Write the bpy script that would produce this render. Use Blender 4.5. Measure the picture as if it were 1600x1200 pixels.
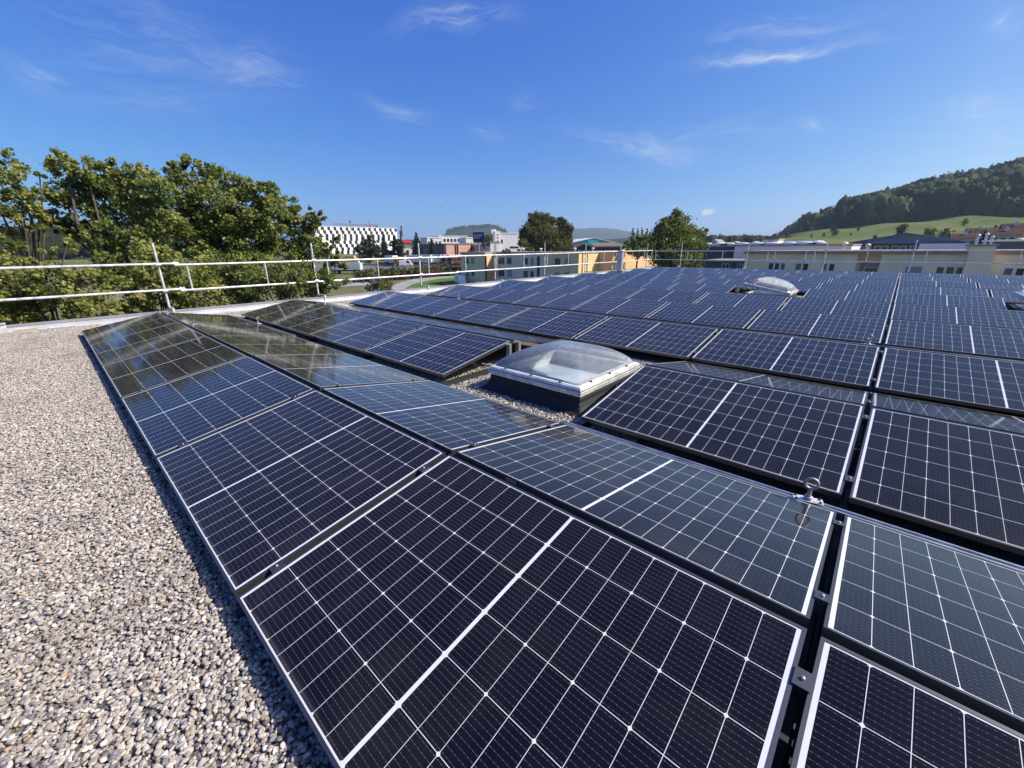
import bpy, bmesh, math, random
import numpy as np
from mathutils import Vector, Matrix
R = math.radians
rng = np.random.default_rng(7)
random.seed(7)
SC = bpy.context.scene
for o in list(bpy.data.objects):
    bpy.data.objects.remove(o)
COL = SC.collection

# ------------------------------------------------------------------ camera
CAM = np.array([-0.033, -0.211, 1.459])
YAW, PIT, ROL, FPX = R(-42.400), R(18.331), R(-0.554), 644.33
def _basis():
    cy, sy, cp, sp = math.cos(YAW), math.sin(YAW), math.cos(PIT), math.sin(PIT)
    F = np.array([sy*cp, cy*cp, -sp]); Rt = np.array([cy, -sy, 0.0]); U = np.cross(Rt, F)
    cr, sr = math.cos(ROL), math.sin(ROL)
    return np.array([cr*Rt + sr*U, -sr*Rt + cr*U, F])
BAS = _basis()
cd = bpy.data.cameras.new("camera"); cam = bpy.data.objects.new("camera", cd); COL.objects.link(cam)
cd.sensor_width = 36.0; cd.lens = FPX/1600*36; cd.clip_start = 0.05; cd.clip_end = 30000
mw = Matrix.Identity(4)
for i in range(3):
    mw[i][0] = BAS[0][i]; mw[i][1] = BAS[1][i]; mw[i][2] = -BAS[2][i]; mw[i][3] = CAM[i]
cam.matrix_world = mw
SC.camera = cam
SC.render.resolution_x, SC.render.resolution_y = 1024, 768

def dirp(x, y):
    return np.array([(x-800)/FPX, -(y-600)/FPX, 1.0]) @ BAS
def at(x, y, d):
    return CAM + d*dirp(x, y)
def on_y(x, y, Y):
    d = dirp(x, y); return CAM + (Y-CAM[1])/d[1]*d
def on_x(x, y, X):
    d = dirp(x, y); return CAM + (X-CAM[0])/d[0]*d
def ground(d):
    return float(np.interp(d, [0, 60, 155, 350, 1000, 3000, 8000], [-8.5, -8.5, -4.8, -2.5, 4, 25, 60]))
def gz(P):
    return ground(math.hypot(P[0]-CAM[0], P[1]-CAM[1]))

# ------------------------------------------------------------------ sun, sky, exposure
SUN_AZ, SUN_EL = R(54.0), R(39.5)           # azimuth measured from +Y towards +X
sl = bpy.data.lights.new("sun", 'SUN'); sl.energy = 5.0; sl.angle = R(0.53); sl.color = (1.0, 0.94, 0.84)
so = bpy.data.objects.new("sun", sl); COL.objects.link(so)
sdir = Vector((math.sin(SUN_AZ)*math.cos(SUN_EL), math.cos(SUN_AZ)*math.cos(SUN_EL), math.sin(SUN_EL)))
so.rotation_euler = sdir.to_track_quat('Z', 'Y').to_euler()
SC.view_settings.view_transform = 'Standard'; SC.view_settings.look = 'None'
SC.view_settings.exposure = 0.42; SC.view_settings.gamma = 1.0
SC.cycles.use_denoising = True
SC.cycles.max_bounces = 8; SC.cycles.transparent_max_bounces = 24
SC.cycles.caustics_reflective = False; SC.cycles.caustics_refractive = False

class NT:
    def __init__(s, tree): s.t = tree; s.n = tree.nodes; s.l = tree.links
    def node(s, typ, **kw):
        n = s.n.new(typ)
        for k, v in kw.items(): setattr(n, k, v)
        return n
    def put(s, sock, v):
        if isinstance(v, bpy.types.NodeSocket): s.l.new(v, sock)
        elif v is not None:
            if sock.type == 'RGBA' and not isinstance(v, (int, float)) and len(v) == 3: v = (*v, 1)
            sock.default_value = v
    def m(s, op, a, b=None, c=None, clamp=False):
        n = s.node('ShaderNodeMath', operation=op); n.use_clamp = clamp
        s.put(n.inputs[0], a)
        if b is not None: s.put(n.inputs[1], b)
        if c is not None: s.put(n.inputs[2], c)
        return n.outputs[0]
    def vm(s, op, a, b=None):
        n = s.node('ShaderNodeVectorMath', operation=op)
        s.put(n.inputs[0], a)
        if b is not None: s.put(n.inputs[1], b)
        return n.outputs['Value'] if op in ('DOT_PRODUCT', 'LENGTH', 'DISTANCE') else n.outputs[0]
    def mix(s, f, a, b):
        n = s.node('ShaderNodeMix', data_type='RGBA')
        s.put(n.inputs[0], f); s.put(n.inputs[6], a); s.put(n.inputs[7], b)
        return n.outputs[2]
    def ramp(s, f, stops, interp='LINEAR'):
        n = s.node('ShaderNodeValToRGB'); cr = n.color_ramp; cr.interpolation = interp
        while len(cr.elements) < len(stops): cr.elements.new(0.5)
        for e, (p, c) in zip(cr.elements, stops):
            e.position = p; e.color = (*c, 1) if len(c) == 3 else c
        s.put(n.inputs[0], f); return n.outputs[0]
    def noise(s, vec, scale, detail=4, rough=0.55, dist=0.0):
        n = s.node('ShaderNodeTexNoise'); s.put(n.inputs['Vector'], vec)
        n.inputs['Scale'].default_value = scale; n.inputs['Detail'].default_value = detail
        n.inputs['Roughness'].default_value = rough; n.inputs['Distortion'].default_value = dist
        return n.outputs['Fac']
    def sstep(s, v, a, b):
        n = s.node('ShaderNodeMapRange', interpolation_type='SMOOTHSTEP')
        s.put(n.inputs[0], v); n.inputs[1].default_value = a; n.inputs[2].default_value = b
        return n.outputs[0]

W = bpy.data.worlds.new("World"); SC.world = W; W.use_nodes = True
wn = NT(W.node_tree); wn.n.clear()
sky = wn.node('ShaderNodeTexSky', sky_type='NISHITA'); sky.sun_disc = False
sky.sun_elevation = SUN_EL; sky.sun_rotation = SUN_AZ; sky.altitude = 400
sky.air_density = 0.7; sky.dust_density = 2.0; sky.ozone_density = 3.0
# camera-like tone of the sky: per-channel power and gain
sx = wn.node('ShaderNodeSeparateColor'); wn.l.new(sky.outputs[0], sx.inputs[0]); skc0 = wn.node('ShaderNodeCombineColor')
for i, (pw, gn) in enumerate([(1.52, 1.85), (1.10, 1.50), (.47, 1.25)]):
    wn.put(skc0.inputs[i], wn.m('MULTIPLY', wn.m('POWER', wn.m('MULTIPLY', sx.outputs[i], .1), pw), gn*10))
gdir = wn.node('ShaderNodeTexCoord').outputs['Generated']
def _n(v): v = np.array(v, float); return v/np.linalg.norm(v)
# thin cirrus: streaks between two directions of the sky, broken up by stretched noise
CIR = [((930, 214), (1110, 246), .016, .55), ((1095, 102), (1315, 66), .011, .75), ((1120, 55), (1330, 28), .014, .35),
       ((585, 168), (665, 184), .014, .40), ((640, 40), (790, 20), .018, .45), ((330, 95), (460, 125), .035, .34),
       ((0, 92), (110, 140), .022, .30), ((60, 40), (360, 100), .09, .16), ((1250, 190), (1290, 195), .012, .45), ((1480, 158), (1570, 172), .02, .34),
       ((1040, 215), (1210, 205), .02, .28), ((1545, 60), (1600, 20), .025, .30), ((740, 195), (790, 205), .018, .25), ((800, 160), (845, 163), .02, .20),
       ((150, 160), (330, 150), .016, .16), ((1420, 240), (1640, 230), .10, .20)]
cl = None
warp = wn.node('ShaderNodeTexNoise'); wn.put(warp.inputs['Vector'], gdir); warp.inputs['Scale'].default_value = 9.0; warp.inputs['Detail'].default_value = 3
wv = wn.vm('SCALE', wn.vm('SUBTRACT', warp.outputs['Color'], (0.5, 0.5, 0.5)))
wv.node.inputs['Scale'].default_value = 0.06
pdir = wn.vm('ADD', gdir, wv)
for (a, b, w, s) in CIR:
    A, B = _n(dirp(*a)), _n(dirp(*b)); mid = _n(A+B); u = _n(B-A); nn = _n(np.cross(mid, u)); h = np.linalg.norm(B-A)/2
    t = wn.m('DIVIDE', wn.vm('DOT_PRODUCT', pdir, tuple(u)), h*1.15)
    q = wn.m('DIVIDE', wn.vm('DOT_PRODUCT', pdir, tuple(nn)), w)
    g = wn.m('EXPONENT', wn.m('MULTIPLY', wn.m('ADD', wn.m('MULTIPLY', t, t), wn.m('MULTIPLY', q, q)), -1.3))
    front = wn.m('GREATER_THAN', wn.vm('DOT_PRODUCT', gdir, tuple(mid)), 0.3)
    # fibre noise stretched along the streak
    cx = wn.node('ShaderNodeCombineXYZ'); wn.put(cx.inputs[0], wn.m('MULTIPLY', t, h*14)); wn.put(cx.inputs[1], wn.m('MULTIPLY', q, w*70)); cx.inputs[2].default_value = a[0]*0.01
    f = wn.sstep(wn.noise(cx.outputs[0], 1.0, 6, .65, .6), .30, .90)
    v = wn.m('MULTIPLY', wn.m('MULTIPLY', wn.m('MULTIPLY', g, front), f), s*1.5)
    cl = v if cl is None else wn.m('ADD', cl, v)
# one small cumulus puff low over the horizon
for (c, wx, wy, s) in [((1105, 330), .030, .0085, .95), ((1053, 323), .008, .005, .35), ((690, 314), .005, .004, .35), ((788, 359), .010, .005, .35)]:
    mid = _n(dirp(*c)); u = _n(np.cross([0, 0, 1], mid)); nn = _n(np.cross(mid, u))
    t = wn.m('DIVIDE', wn.vm('DOT_PRODUCT', gdir, tuple(u)), wx); q = wn.m('DIVIDE', wn.vm('DOT_PRODUCT', gdir, tuple(nn)), wy)
    g = wn.m('EXPONENT', wn.m('MULTIPLY', wn.m('ADD', wn.m('MULTIPLY', t, t), wn.m('MULTIPLY', q, q)), -1.0))
    front = wn.m('GREATER_THAN', wn.vm('DOT_PRODUCT', gdir, tuple(mid)), 0.3)
    v = wn.m('MULTIPLY', wn.sstep(wn.m('ADD', g, wn.m('MULTIPLY', wn.m('SUBTRACT', wn.noise(gdir, 75, 5, .62), .5), 2.6)), .42, 1.05), wn.m('MULTIPLY', wn.m('MULTIPLY', front, s), wn.sstep(g, .12, .4)))
    cl = wn.m('ADD', cl, v)
skc = wn.mix(wn.m('MINIMUM', cl, .95), skc0.outputs[0], (7.6, 8.4, 9.4))
bg = wn.node('ShaderNodeBackground'); wn.put(bg.inputs[0], skc); bg.inputs[1].default_value = 0.071
wo = wn.node('ShaderNodeOutputWorld'); wn.l.new(bg.outputs[0], wo.inputs[0])

# ------------------------------------------------------------------ helpers
def mat(name, col=(.5, .5, .5), rough=.6, metal=0.0, var=0.0, vscale=3.0, bump=0.0, bscale=40.0, spec=None, col2=None):
    m = bpy.data.materials.new(name); m.use_nodes = True
    t = NT(m.node_tree); b = t.n['Principled BSDF']
    b.inputs['Roughness'].default_value = rough; b.inputs['Metallic'].default_value = metal
    if spec is not None: b.inputs['Specular IOR Level'].default_value = spec
    tc = t.node('ShaderNodeTexCoord').outputs['Object']
    if var > 0 or col2:
        c2 = col2 or tuple(max(0, c*(1-var)) for c in col)
        c1 = col if col2 else tuple(min(1, c*(1+var*.5)) for c in col)
        f = t.sstep(t.noise(tc, vscale, 6, .6), .3, .7)
        t.put(b.inputs['Base Color'], t.mix(f, c1, c2))
    else:
        b.inputs['Base Color'].default_value = (*col, 1)
    if bump > 0:
        bp = t.node('ShaderNodeBump'); bp.inputs['Strength'].default_value = bump; bp.inputs['Distance'].default_value = .02
        t.put(bp.inputs['Height'], t.noise(tc, bscale, 4)); t.put(b.inputs['Normal'], bp.outputs[0])
    return m

class MB:
    def __init__(s): s.v = []; s.f = []; s.mi = []; s.cur = 0; s.smooth = []
    def _add(s, vs, fs, sm=False):
        o = len(s.v); s.v += [tuple(map(float, v)) for v in vs]
        for f in fs: s.f.append([i+o for i in f]); s.mi.append(s.cur); s.smooth.append(sm)
        return s
    def box(s, x0, x1, y0, y1, z0, z1):
        vs = [(x0, y0, z0), (x1, y0, z0), (x1, y1, z0), (x0, y1, z0), (x0, y0, z1), (x1, y0, z1), (x1, y1, z1), (x0, y1, z1)]
        return s._add(vs, [(0, 3, 2, 1), (4, 5, 6, 7), (0, 1, 5, 4), (1, 2, 6, 5), (2, 3, 7, 6), (3, 0, 4, 7)])
    def quad(s, a, b, c, d): return s._add([a, b, c, d], [(0, 1, 2, 3)])
    def poly(s, pts): return s._add(pts, [tuple(range(len(pts)))])
    def prism(s, pts, vec):
        n = len(pts); vec = np.array(vec, float); top = [tuple(np.array(p, float)+vec) for p in pts]
        return s._add(list(pts)+top, [tuple(reversed(range(n))), tuple(range(n, 2*n))] + [(i, (i+1) % n, n+(i+1) % n, n+i) for i in range(n)])
    def tube(s, pts, r, n=10, cap=True):
        pts = [np.array(p, float) for p in pts]; rs = r if hasattr(r, '__len__') else [r]*len(pts)
        rings = []; prev = None
        for i, p in enumerate(pts):
            d = pts[min(i+1, len(pts)-1)]-pts[max(i-1, 0)]; d = d/(np.linalg.norm(d)+1e-9)
            if prev is None:
                a = np.cross(d, [0, 0, 1.0]) if abs(d[2]) < .9 else np.cross(d, [1.0, 0, 0])
            else: a = prev - d*np.dot(prev, d)
            a = a/(np.linalg.norm(a)+1e-9); b = np.cross(d, a); prev = a
            rings.append([p+rs[i]*(math.cos(2*math.pi*k/n)*a+math.sin(2*math.pi*k/n)*b) for k in range(n)])
        vs = [v for rg in rings for v in rg]; fs = []
        for i in range(len(pts)-1):
            for k in range(n): fs.append((i*n+k, i*n+(k+1) % n, (i+1)*n+(k+1) % n, (i+1)*n+k))
        s._add(vs, fs, True)
        if cap:
            s._add(rings[0], [tuple(reversed(range(n)))]); s._add(rings[-1], [tuple(range(n))])
        return s
    def lathe(s, prof, n=24, c=(0, 0, 0)):
        vs = []; fs = []
        for r, z in prof:
            vs += [(c[0]+r*math.cos(2*math.pi*k/n), c[1]+r*math.sin(2*math.pi*k/n), c[2]+z) for k in range(n)]
        for i in range(len(prof)-1):
            for k in range(n): fs.append((i*n+k, i*n+(k+1) % n, (i+1)*n+(k+1) % n, (i+1)*n+k))
        return s._add(vs, fs, True)
    def build(s, name, mats, parent=None, bevel=0):
        me = bpy.data.meshes.new(name); me.from_pydata(s.v, [], s.f)
        mats = mats if isinstance(mats, (list, tuple)) else [mats]
        for m in mats: me.materials.append(m)
        if len(mats) > 1: me.polygons.foreach_set('material_index', s.mi)
        me.polygons.foreach_set('use_smooth', s.smooth); me.update()
        o = bpy.data.objects.new(name, me); COL.objects.link(o)
        if parent: o.parent = parent
        if bevel:
            b = o.modifiers.new('bevel', 'BEVEL'); b.width = bevel; b.segments = 2; b.limit_method = 'ANGLE'
        return o

def tag(o, label=None, cat=None, group=None, kind=None):
    if label: o['label'] = label
    if cat: o['category'] = cat
    if group: o['group'] = group
    if kind: o['kind'] = kind
    return o
def thing(name, label, cat, loc=(0, 0, 0), rz=0, group=None):
    o = bpy.data.objects.new(name, None); COL.objects.link(o); o.location = loc; o.rotation_euler = (0, 0, rz)
    o.empty_display_size = .1
    return tag(o, label, cat, group)
def dup(root, name=None):
    c = root.copy(); COL.objects.link(c)
    for ch in root.children:
        d = ch.copy(); COL.objects.link(d); d.parent = c
        for g in ch.children:
            e = g.copy(); COL.objects.link(e); e.parent = d
    return c
ORD = ['first', 'second', 'third', 'fourth', 'fifth', 'sixth', 'seventh', 'eighth', 'ninth', 'tenth', 'eleventh', 'twelfth']

# ------------------------------------------------------------------ materials
M_alu = mat('aluminium', (.62, .63, .64), .38, .9, var=.25, vscale=9)
M_galv = mat('galvanised_steel', (.66, .67, .67), .45, .4, var=.4, vscale=9)
M_frame = mat('panel_frame_black', (.13, .13, .135), .42, .85)
M_rail = mat('dark_rail', (.05, .052, .056), .5, .5)
M_dull = mat('dull_zinc', (.42, .42, .42), .5, .7, var=.3, vscale=30)
M_black = mat('black_rubber', (.012, .012, .013), .6)
M_bit = mat('bitumen', (.010, .011, .014), .7, bump=.4, bscale=60)
M_flash = mat('sheet_metal_flashing', (.62, .63, .65), .42, .35, var=.2, vscale=2.5)
M_cope = mat('parapet_coping', (.27, .275, .29), .7, .0, var=.2, vscale=2)
M_white = mat('white_painted', (.74, .74, .72), .45, var=.12, vscale=6)
M_whitealu = mat('weathered_white_aluminium', (.66, .66, .63), .4, .15, var=.35, vscale=11)
M_screw = mat('dark_screw', (.05, .05, .05), .4, .6)
M_deck = mat('gravel_bed', (.20, .18, .16), .9, var=.5, vscale=60, bump=1.0, bscale=120)
M_conc = mat('concrete', (.34, .34, .33), .8, var=.25, vscale=2)
M_dark = mat('dark_glass', (.02, .024, .03), .08)
M_pane = mat('window_pane', (.045, .055, .065), .06)
M_bark = mat('bark', (.085, .07, .055), .9, var=.4, vscale=9, bump=.8, bscale=18)
M_birch = mat('birch_bark', (.35, .33, .3), .8, var=.6, vscale=5)

def panel_material():
    m = bpy.data.materials.new('solar_cells'); m.use_nodes = True; t = NT(m.node_tree); b = t.n['Principled BSDF']
    uv = t.node('ShaderNodeUVMap').outputs[0]
    sp = t.node('ShaderNodeSeparateXYZ'); t.put(sp.inputs[0], uv); x, y = sp.outputs[0], sp.outputs[1]   # metres, centred
    px, py = .0923, .1838
    ax = t.m('SUBTRACT', t.m('ABSOLUTE', x), .0065)
    fx = t.m('MULTIPLY', t.m('FRACT', t.m('DIVIDE', ax, px)), px)
    ys = t.m('ADD', y, 3*py)
    fy = t.m('MULTIPLY', t.m('FRACT', t.m('DIVIDE', ys, py)), py)
    dx = t.m('MINIMUM', fx, t.m('SUBTRACT', px, fx)); dy = t.m('MINIMUM', fy, t.m('SUBTRACT', py, fy))
    out = t.m('MAXIMUM', t.m('MAXIMUM', t.m('LESS_THAN', ax, 0.0), t.m('GREATER_THAN', ax, 9*px)), t.m('GREATER_THAN', t.m('ABSOLUTE', y), 3*py))
    gap = t.m('MAXIMUM', t.m('LESS_THAN', dx, .0009), t.m('LESS_THAN', dy, .0010))
    # pseudo-square corners of the wafers: small white diamonds on every second line
    f2 = t.m('MULTIPLY', t.m('FRACT', t.m('DIVIDE', ax, 2*px)), 2*px); d2 = t.m('MINIMUM', f2, t.m('SUBTRACT', 2*px, f2))
    dia = t.m('LESS_THAN', t.m('ADD', d2, dy), .0078)
    white = t.m('MAXIMUM', t.m('MAXIMUM', out, gap), dia)
    # busbars and their solder pads
    fb = t.m('ABSOLUTE', t.m('SUBTRACT', t.m('FRACT', t.m('DIVIDE', ys, py/10)), .5))
    bus = t.m('LESS_THAN', fb, .026)
    pad = t.m('MULTIPLY', t.m('LESS_THAN', fb, .045), t.m('LESS_THAN', t.m('ABSOLUTE', t.m('SUBTRACT', t.m('FRACT', t.m('DIVIDE', ax, px/6)), .5)), .10))
    # finger lines across the busbars, very fine
    cell = t.node('ShaderNodeCombineXYZ')
    t.put(cell.inputs[0], t.m('FLOOR', t.m('DIVIDE', x, px))); t.put(cell.inputs[1], t.m('FLOOR', t.m('DIVIDE', ys, py)))
    oi = t.node('ShaderNodeObjectInfo').outputs['Random']; t.put(cell.inputs[2], t.m('MULTIPLY', oi, 97.0))
    wnz = t.node('ShaderNodeTexWhiteNoise'); t.put(wnz.inputs['Vector'], cell.outputs[0])
    base = t.mix(wnz.outputs['Value'], (.0050, .0046, .0062), (.0078, .0070, .0088))
    c = t.mix(bus, base, (.06, .06, .063)); c = t.mix(pad, c, (.13, .13, .13)); c = t.mix(white, c, (.68, .68, .67))
    # faint dust and dried drops on the glass
    tc = t.node('ShaderNodeTexCoord').outputs['Object']
    off = t.vm('ADD', tc, t.node('ShaderNodeCombineXYZ').outputs[0])
    t.put(off.node.inputs[1].links[0].from_node.inputs[0], t.m('MULTIPLY', oi, 50.0))
    dn = t.sstep(t.noise(off, 2.2, 8, .68), .45, .85)
    dots = t.sstep(t.noise(off, 90, 2, .5), .70, .80)
    dust_sheen = t.m('ADD', t.m('MULTIPLY', dn, .022), t.m('MULTIPLY', t.m('MULTIPLY', dots, dn), .05))
    edge = t.m('MULTIPLY', t.sstep(t.m('ADD', y, t.m('MULTIPLY', dn, .05)), -.525, -.557), .07)   # dirt washed down to the low frame edge
    fac = t.node('ShaderNodeLayerWeight'); fac.inputs['Blend'].default_value = .5
    graze = t.m('MULTIPLY', t.m('POWER', fac.outputs['Facing'], 2.5), t.m('ADD', .06, t.m('MULTIPLY', dn, .06)))   # pale reflection sheen put into the colour at grazing view, mottled with dust
    dust_sheen = t.m('MULTIPLY', t.m('ADD', t.m('ADD', dust_sheen, edge), graze), t.m('ADD', .55, t.m('MULTIPLY', oi, .9)))
    c = t.mix(dust_sheen, c, (.42, .40, .37))
    t.put(b.inputs['Base Color'], c)
    t.put(b.inputs['Roughness'], t.m('ADD', .07, t.m('MULTIPLY', dn, .05)))
    b.inputs['IOR'].default_value = 1.43; b.inputs['Specular Tint'].default_value = (1, .89, .95, 1); b.inputs['Specular IOR Level'].default_value = .43
    bp = t.node('ShaderNodeBump'); bp.inputs['Strength'].default_value = .012; bp.inputs['Distance'].default_value = .01
    t.put(bp.inputs['Height'], t.noise(off, 4.0, 2)); t.put(b.inputs['Normal'], bp.outputs[0])
    return m
M_cells = panel_material()

# ------------------------------------------------------------------ the roof we stand on
PL, PW, TH = 1.722, 1.134, R(10.13)
H0, GR, VA, CG = .13, .048, .2109, .0353
CP = PL + CG; PER = 2*PW*math.cos(TH) + GR + VA
RIDGE = H0 + PW*math.sin(TH)
XIN, XOUT, YN, YF, XR = -12.2, -12.53, -4.2, 27.3, 9.5
bld = thing('flat_roof_building', 'flat gravelled roof with low metal-capped parapet carrying all the solar panels', 'building', (-1.5, 11, -8.5))
def under(o, root):   # keep world coordinates for a part built in world space
    o.parent = root; o.matrix_parent_inverse = root.matrix_basis.inverted() if not root.rotation_euler.z else root.matrix_world.inverted(); return o
def part(mb, name, mats, root, bevel=0):
    o = mb.build(name, mats, None, bevel); o.parent = root
    o.matrix_parent_inverse = (Matrix.Translation(root.location) @ root.rotation_euler.to_matrix().to_4x4()).inverted()
    return o
b = MB().box(XOUT+.05, XR-.05, YN+.05, YF+.28, -8.5, -.26); part(b, 'wall', mat('render_wall', (.5, .48, .42), .8, var=.15), bld)
b = MB().box(XOUT+.04, XR-.06, YN+.06, YF+.27, -.255, -.02); part(b, 'roof_deck', M_deck, bld)
b = MB()
b.cur = 0
for (x0, x1, y0, y1) in [(XOUT, XIN, YN, YF+.33), (XIN+.002, XR, YF, YF+.33), (XIN+.002, XR, YN, YN+.33)]:
    b.cur = 0; b.box(x0, x1, y0, y1, -.02, .118)
    b.cur = 1; b.box(x0-.02, x1+.012 if x0 == XOUT else x1, y0-.012, y1+.012, .119, .131)
part(b, 'parapet', [M_flash, M_cope], bld, .004)
# membrane strip at the foot of the parapet
b = MB().prism([(XIN+.004, YN+.34, -.02), (XIN+.17, YN+.34, -.02), (XIN+.004, YN+.34, .055)], (0, YF-YN-.36, 0))
part(b, 'flashing', M_flash, bld)

# ------------------------------------------------------------------ solar panels
def frame_mesh():
    b = MB(); w = .011; d = .033; L = PL/2
    for (x0, x1, y0, y1) in [(-L, L, 0, w), (-L, L, PW-w, PW), (-L, -L+w, w, PW-w), (L-w, L, w, PW-w)]:
        b.box(x0, x1, y0, y1, -d, 0)
    b.box(-L+w, L-w, w, PW-w, -.012, -.008)
    return b
def add_uv(o):
    me = o.data; uv = me.uv_layers.new(name='UVMap')
    for p in me.polygons:
        for li in p.loop_indices:
            v = me.vertices[me.loops[li].vertex_index].co
            uv.data[li].uv = (v.x, v.y-PW/2)
proto = thing('solar_panel', 'x', 'solar panel', (0, 0, 0), 0, 'solar panels in long low ridges on the roof')
frame_mesh().build('frame', M_frame, proto)
b = MB().quad((-PL/2+.011, .011, -.0015), (PL/2-.011, .011, -.0015), (PL/2-.011, PW-.011, -.0015), (-PL/2+.011, PW-.011, -.0015))
add_uv(b.build('cell_laminate', M_cells, proto))
KS = [5, 4, 3, 2, 1, 0, -1, -2, -3]
HOLES = {(2, 1), (6, 1), (6, -2), (10, 1)}
HOLES = {(2, 1), (6, 1), (6, -2)}
def colx(k): return -(CG/2 + k*CP + PL/2)
first = True
for T in range(1, 11):
    for face in 'AB':
        for ci, k in enumerate(KS):
            if (T, k) in HOLES: continue
            o = proto if first else dup(proto); first = False
            y0 = (T-1)*PER
            if face == 'A':
                o.location = (colx(k), y0, H0); o.rotation_euler = (TH+R(rng.normal(0, .12)), R(rng.normal(0, .06)), 0)
            else:
                o.location = (colx(k), y0+2*PW*math.cos(TH)+GR, H0); o.rotation_euler = (TH+R(rng.normal(0, .12)), R(rng.normal(0, .06)), math.pi)
            side = 'gravel-strip side' if face == 'A' else 'far side'
            o['label'] = f'black solar panel, {side} of the {ORD[T-1]} ridge, {ORD[ci]} column from the railing'

# mounting rails under the column gaps, with clamps and ridge brackets
for gi, k in enumerate([6, 5, 4, 3, 2, 1, 0, -1, -2]):
    x = -(k*CP)
    b = MB(); b.box(x-.02, x+.02, -.012, 10*PER-.1, .012, .05); b.box(x-.034, x+.034, -.012, 10*PER-.1, .002, .012)
    o = b.build('mounting_rail', M_rail)
    where = 'at the railing end of the panels' if k == 6 else f'under the gap between the {ORD[gi-1]} and {ORD[gi]} panel columns from the railing'
    tag(o, f'mounting rail {where}', 'rail', 'mounting rails under the panels')
def clampmesh():
    b = MB(); b.box(-.022, .022, -.028, .028, .002, .007); b.box(-.012, .012, -.028, .028, -.05, .001)
    o = b.build('panel_clamp', M_frame, None); return o
cl0 = clampmesh(); bb = MB().lathe([(.0001, .013), (.0055, .013), (.0055, .007)], 10); bolt0 = bb.build('bolt', M_dull, cl0)
fc = True
for T in range(1, 4):
    for face in 'AB':
        for gi, k in enumerate([5, 4, 3, 2, 1, 0, -1]):
            if T == 2 and k in (1, 2): continue
            for pos, s in (('low', .17), ('ridge', PW-.17)):
                o = cl0 if fc else dup(cl0); fc = False
                y0 = (T-1)*PER; a = TH
                if face == 'A': o.location = (-k*CP, y0+s*math.cos(a), H0+s*math.sin(a)); o.rotation_euler = (a, 0, 0)
                else: o.location = (-k*CP, y0+2*PW*math.cos(a)+GR-s*math.cos(a), H0+s*math.sin(a)); o.rotation_euler = (a, 0, math.pi)
                tag(o, f'small panel clamp, {ORD[gi]} gap from the railing, {pos} end, {"gravel" if face=="A" else "far"} side of {ORD[T-1]} ridge', 'clamp', 'clamps holding neighbouring panels')
for gi, (k, y0, y1) in enumerate([(0, .2, 4.4), (0, 5.1, 9.3), (1, .3, 2.2)]):
    pts = [(-k*CP+.012*math.sin(q*9+gi), y0+(y1-y0)*q, .058+.028*abs(math.sin(q*11+gi*2))) for q in np.linspace(0, 1, 40)]
    o = MB().tube(pts, .004, 6).build('power_cable', M_black)
    tag(o, ['thin black solar cable sagging in the near right panel gap', 'thin black solar cable in the panel gap beyond the second ridge', 'thin black cable in the gap left of the nearest panel'][gi], 'cable', 'cables in the panel gaps')
for o in list(COL.objects):
    if o.name.split('.')[0] == 'solar_panel' and abs(o.rotation_euler.z) > 1 and o.location.y < PER:
        k = round((-o.location.x-PL/2-CG/2)/CP)
        if k in (0, 1):
            lx = {0: .42, 1: -.66}[k]; MB().box(lx-.035, lx+.035, PW+.0006, PW+.002, -.026, -.008).build('label_plate', M_alu, o)
def bracket(x, y, lab):
    t = thing('ridge_bracket', lab, 'bracket', (x, y, 0), 0, 'upright brackets under the ridges')
    b = MB(); b.box(-.03, .03, -.018, -.014, .05, RIDGE-.04); b.box(-.03, -.026, -.0135, .02, .05, RIDGE-.04); b.box(.026, .03, -.0135, .02, .05, RIDGE-.04)
    b.build('upright', M_alu, t); MB().box(-.045, .045, -.05, .05, .051, .056).build('foot_plate', M_alu, t)
    MB().box(-.034, .034, -.03, .03, RIDGE-.039, RIDGE-.034).build('head_plate', M_alu, t)
yr = PER+PW*math.cos(TH)
bracket(-2*CP+.0, yr-.06, 'upright aluminium ridge bracket beside the near skylight, gravel side')
bracket(-2*CP+.0, yr+GR+.07, 'upright aluminium ridge bracket beside the near skylight, far side')
yr6 = 5*PER+PW*math.cos(TH)
bracket(-2*CP+.0, yr6-.06, 'upright bracket beside the open far skylight, gravel side')
bracket(-2*CP+.0, yr6+GR+.07, 'upright bracket beside the open far skylight, far side')

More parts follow.
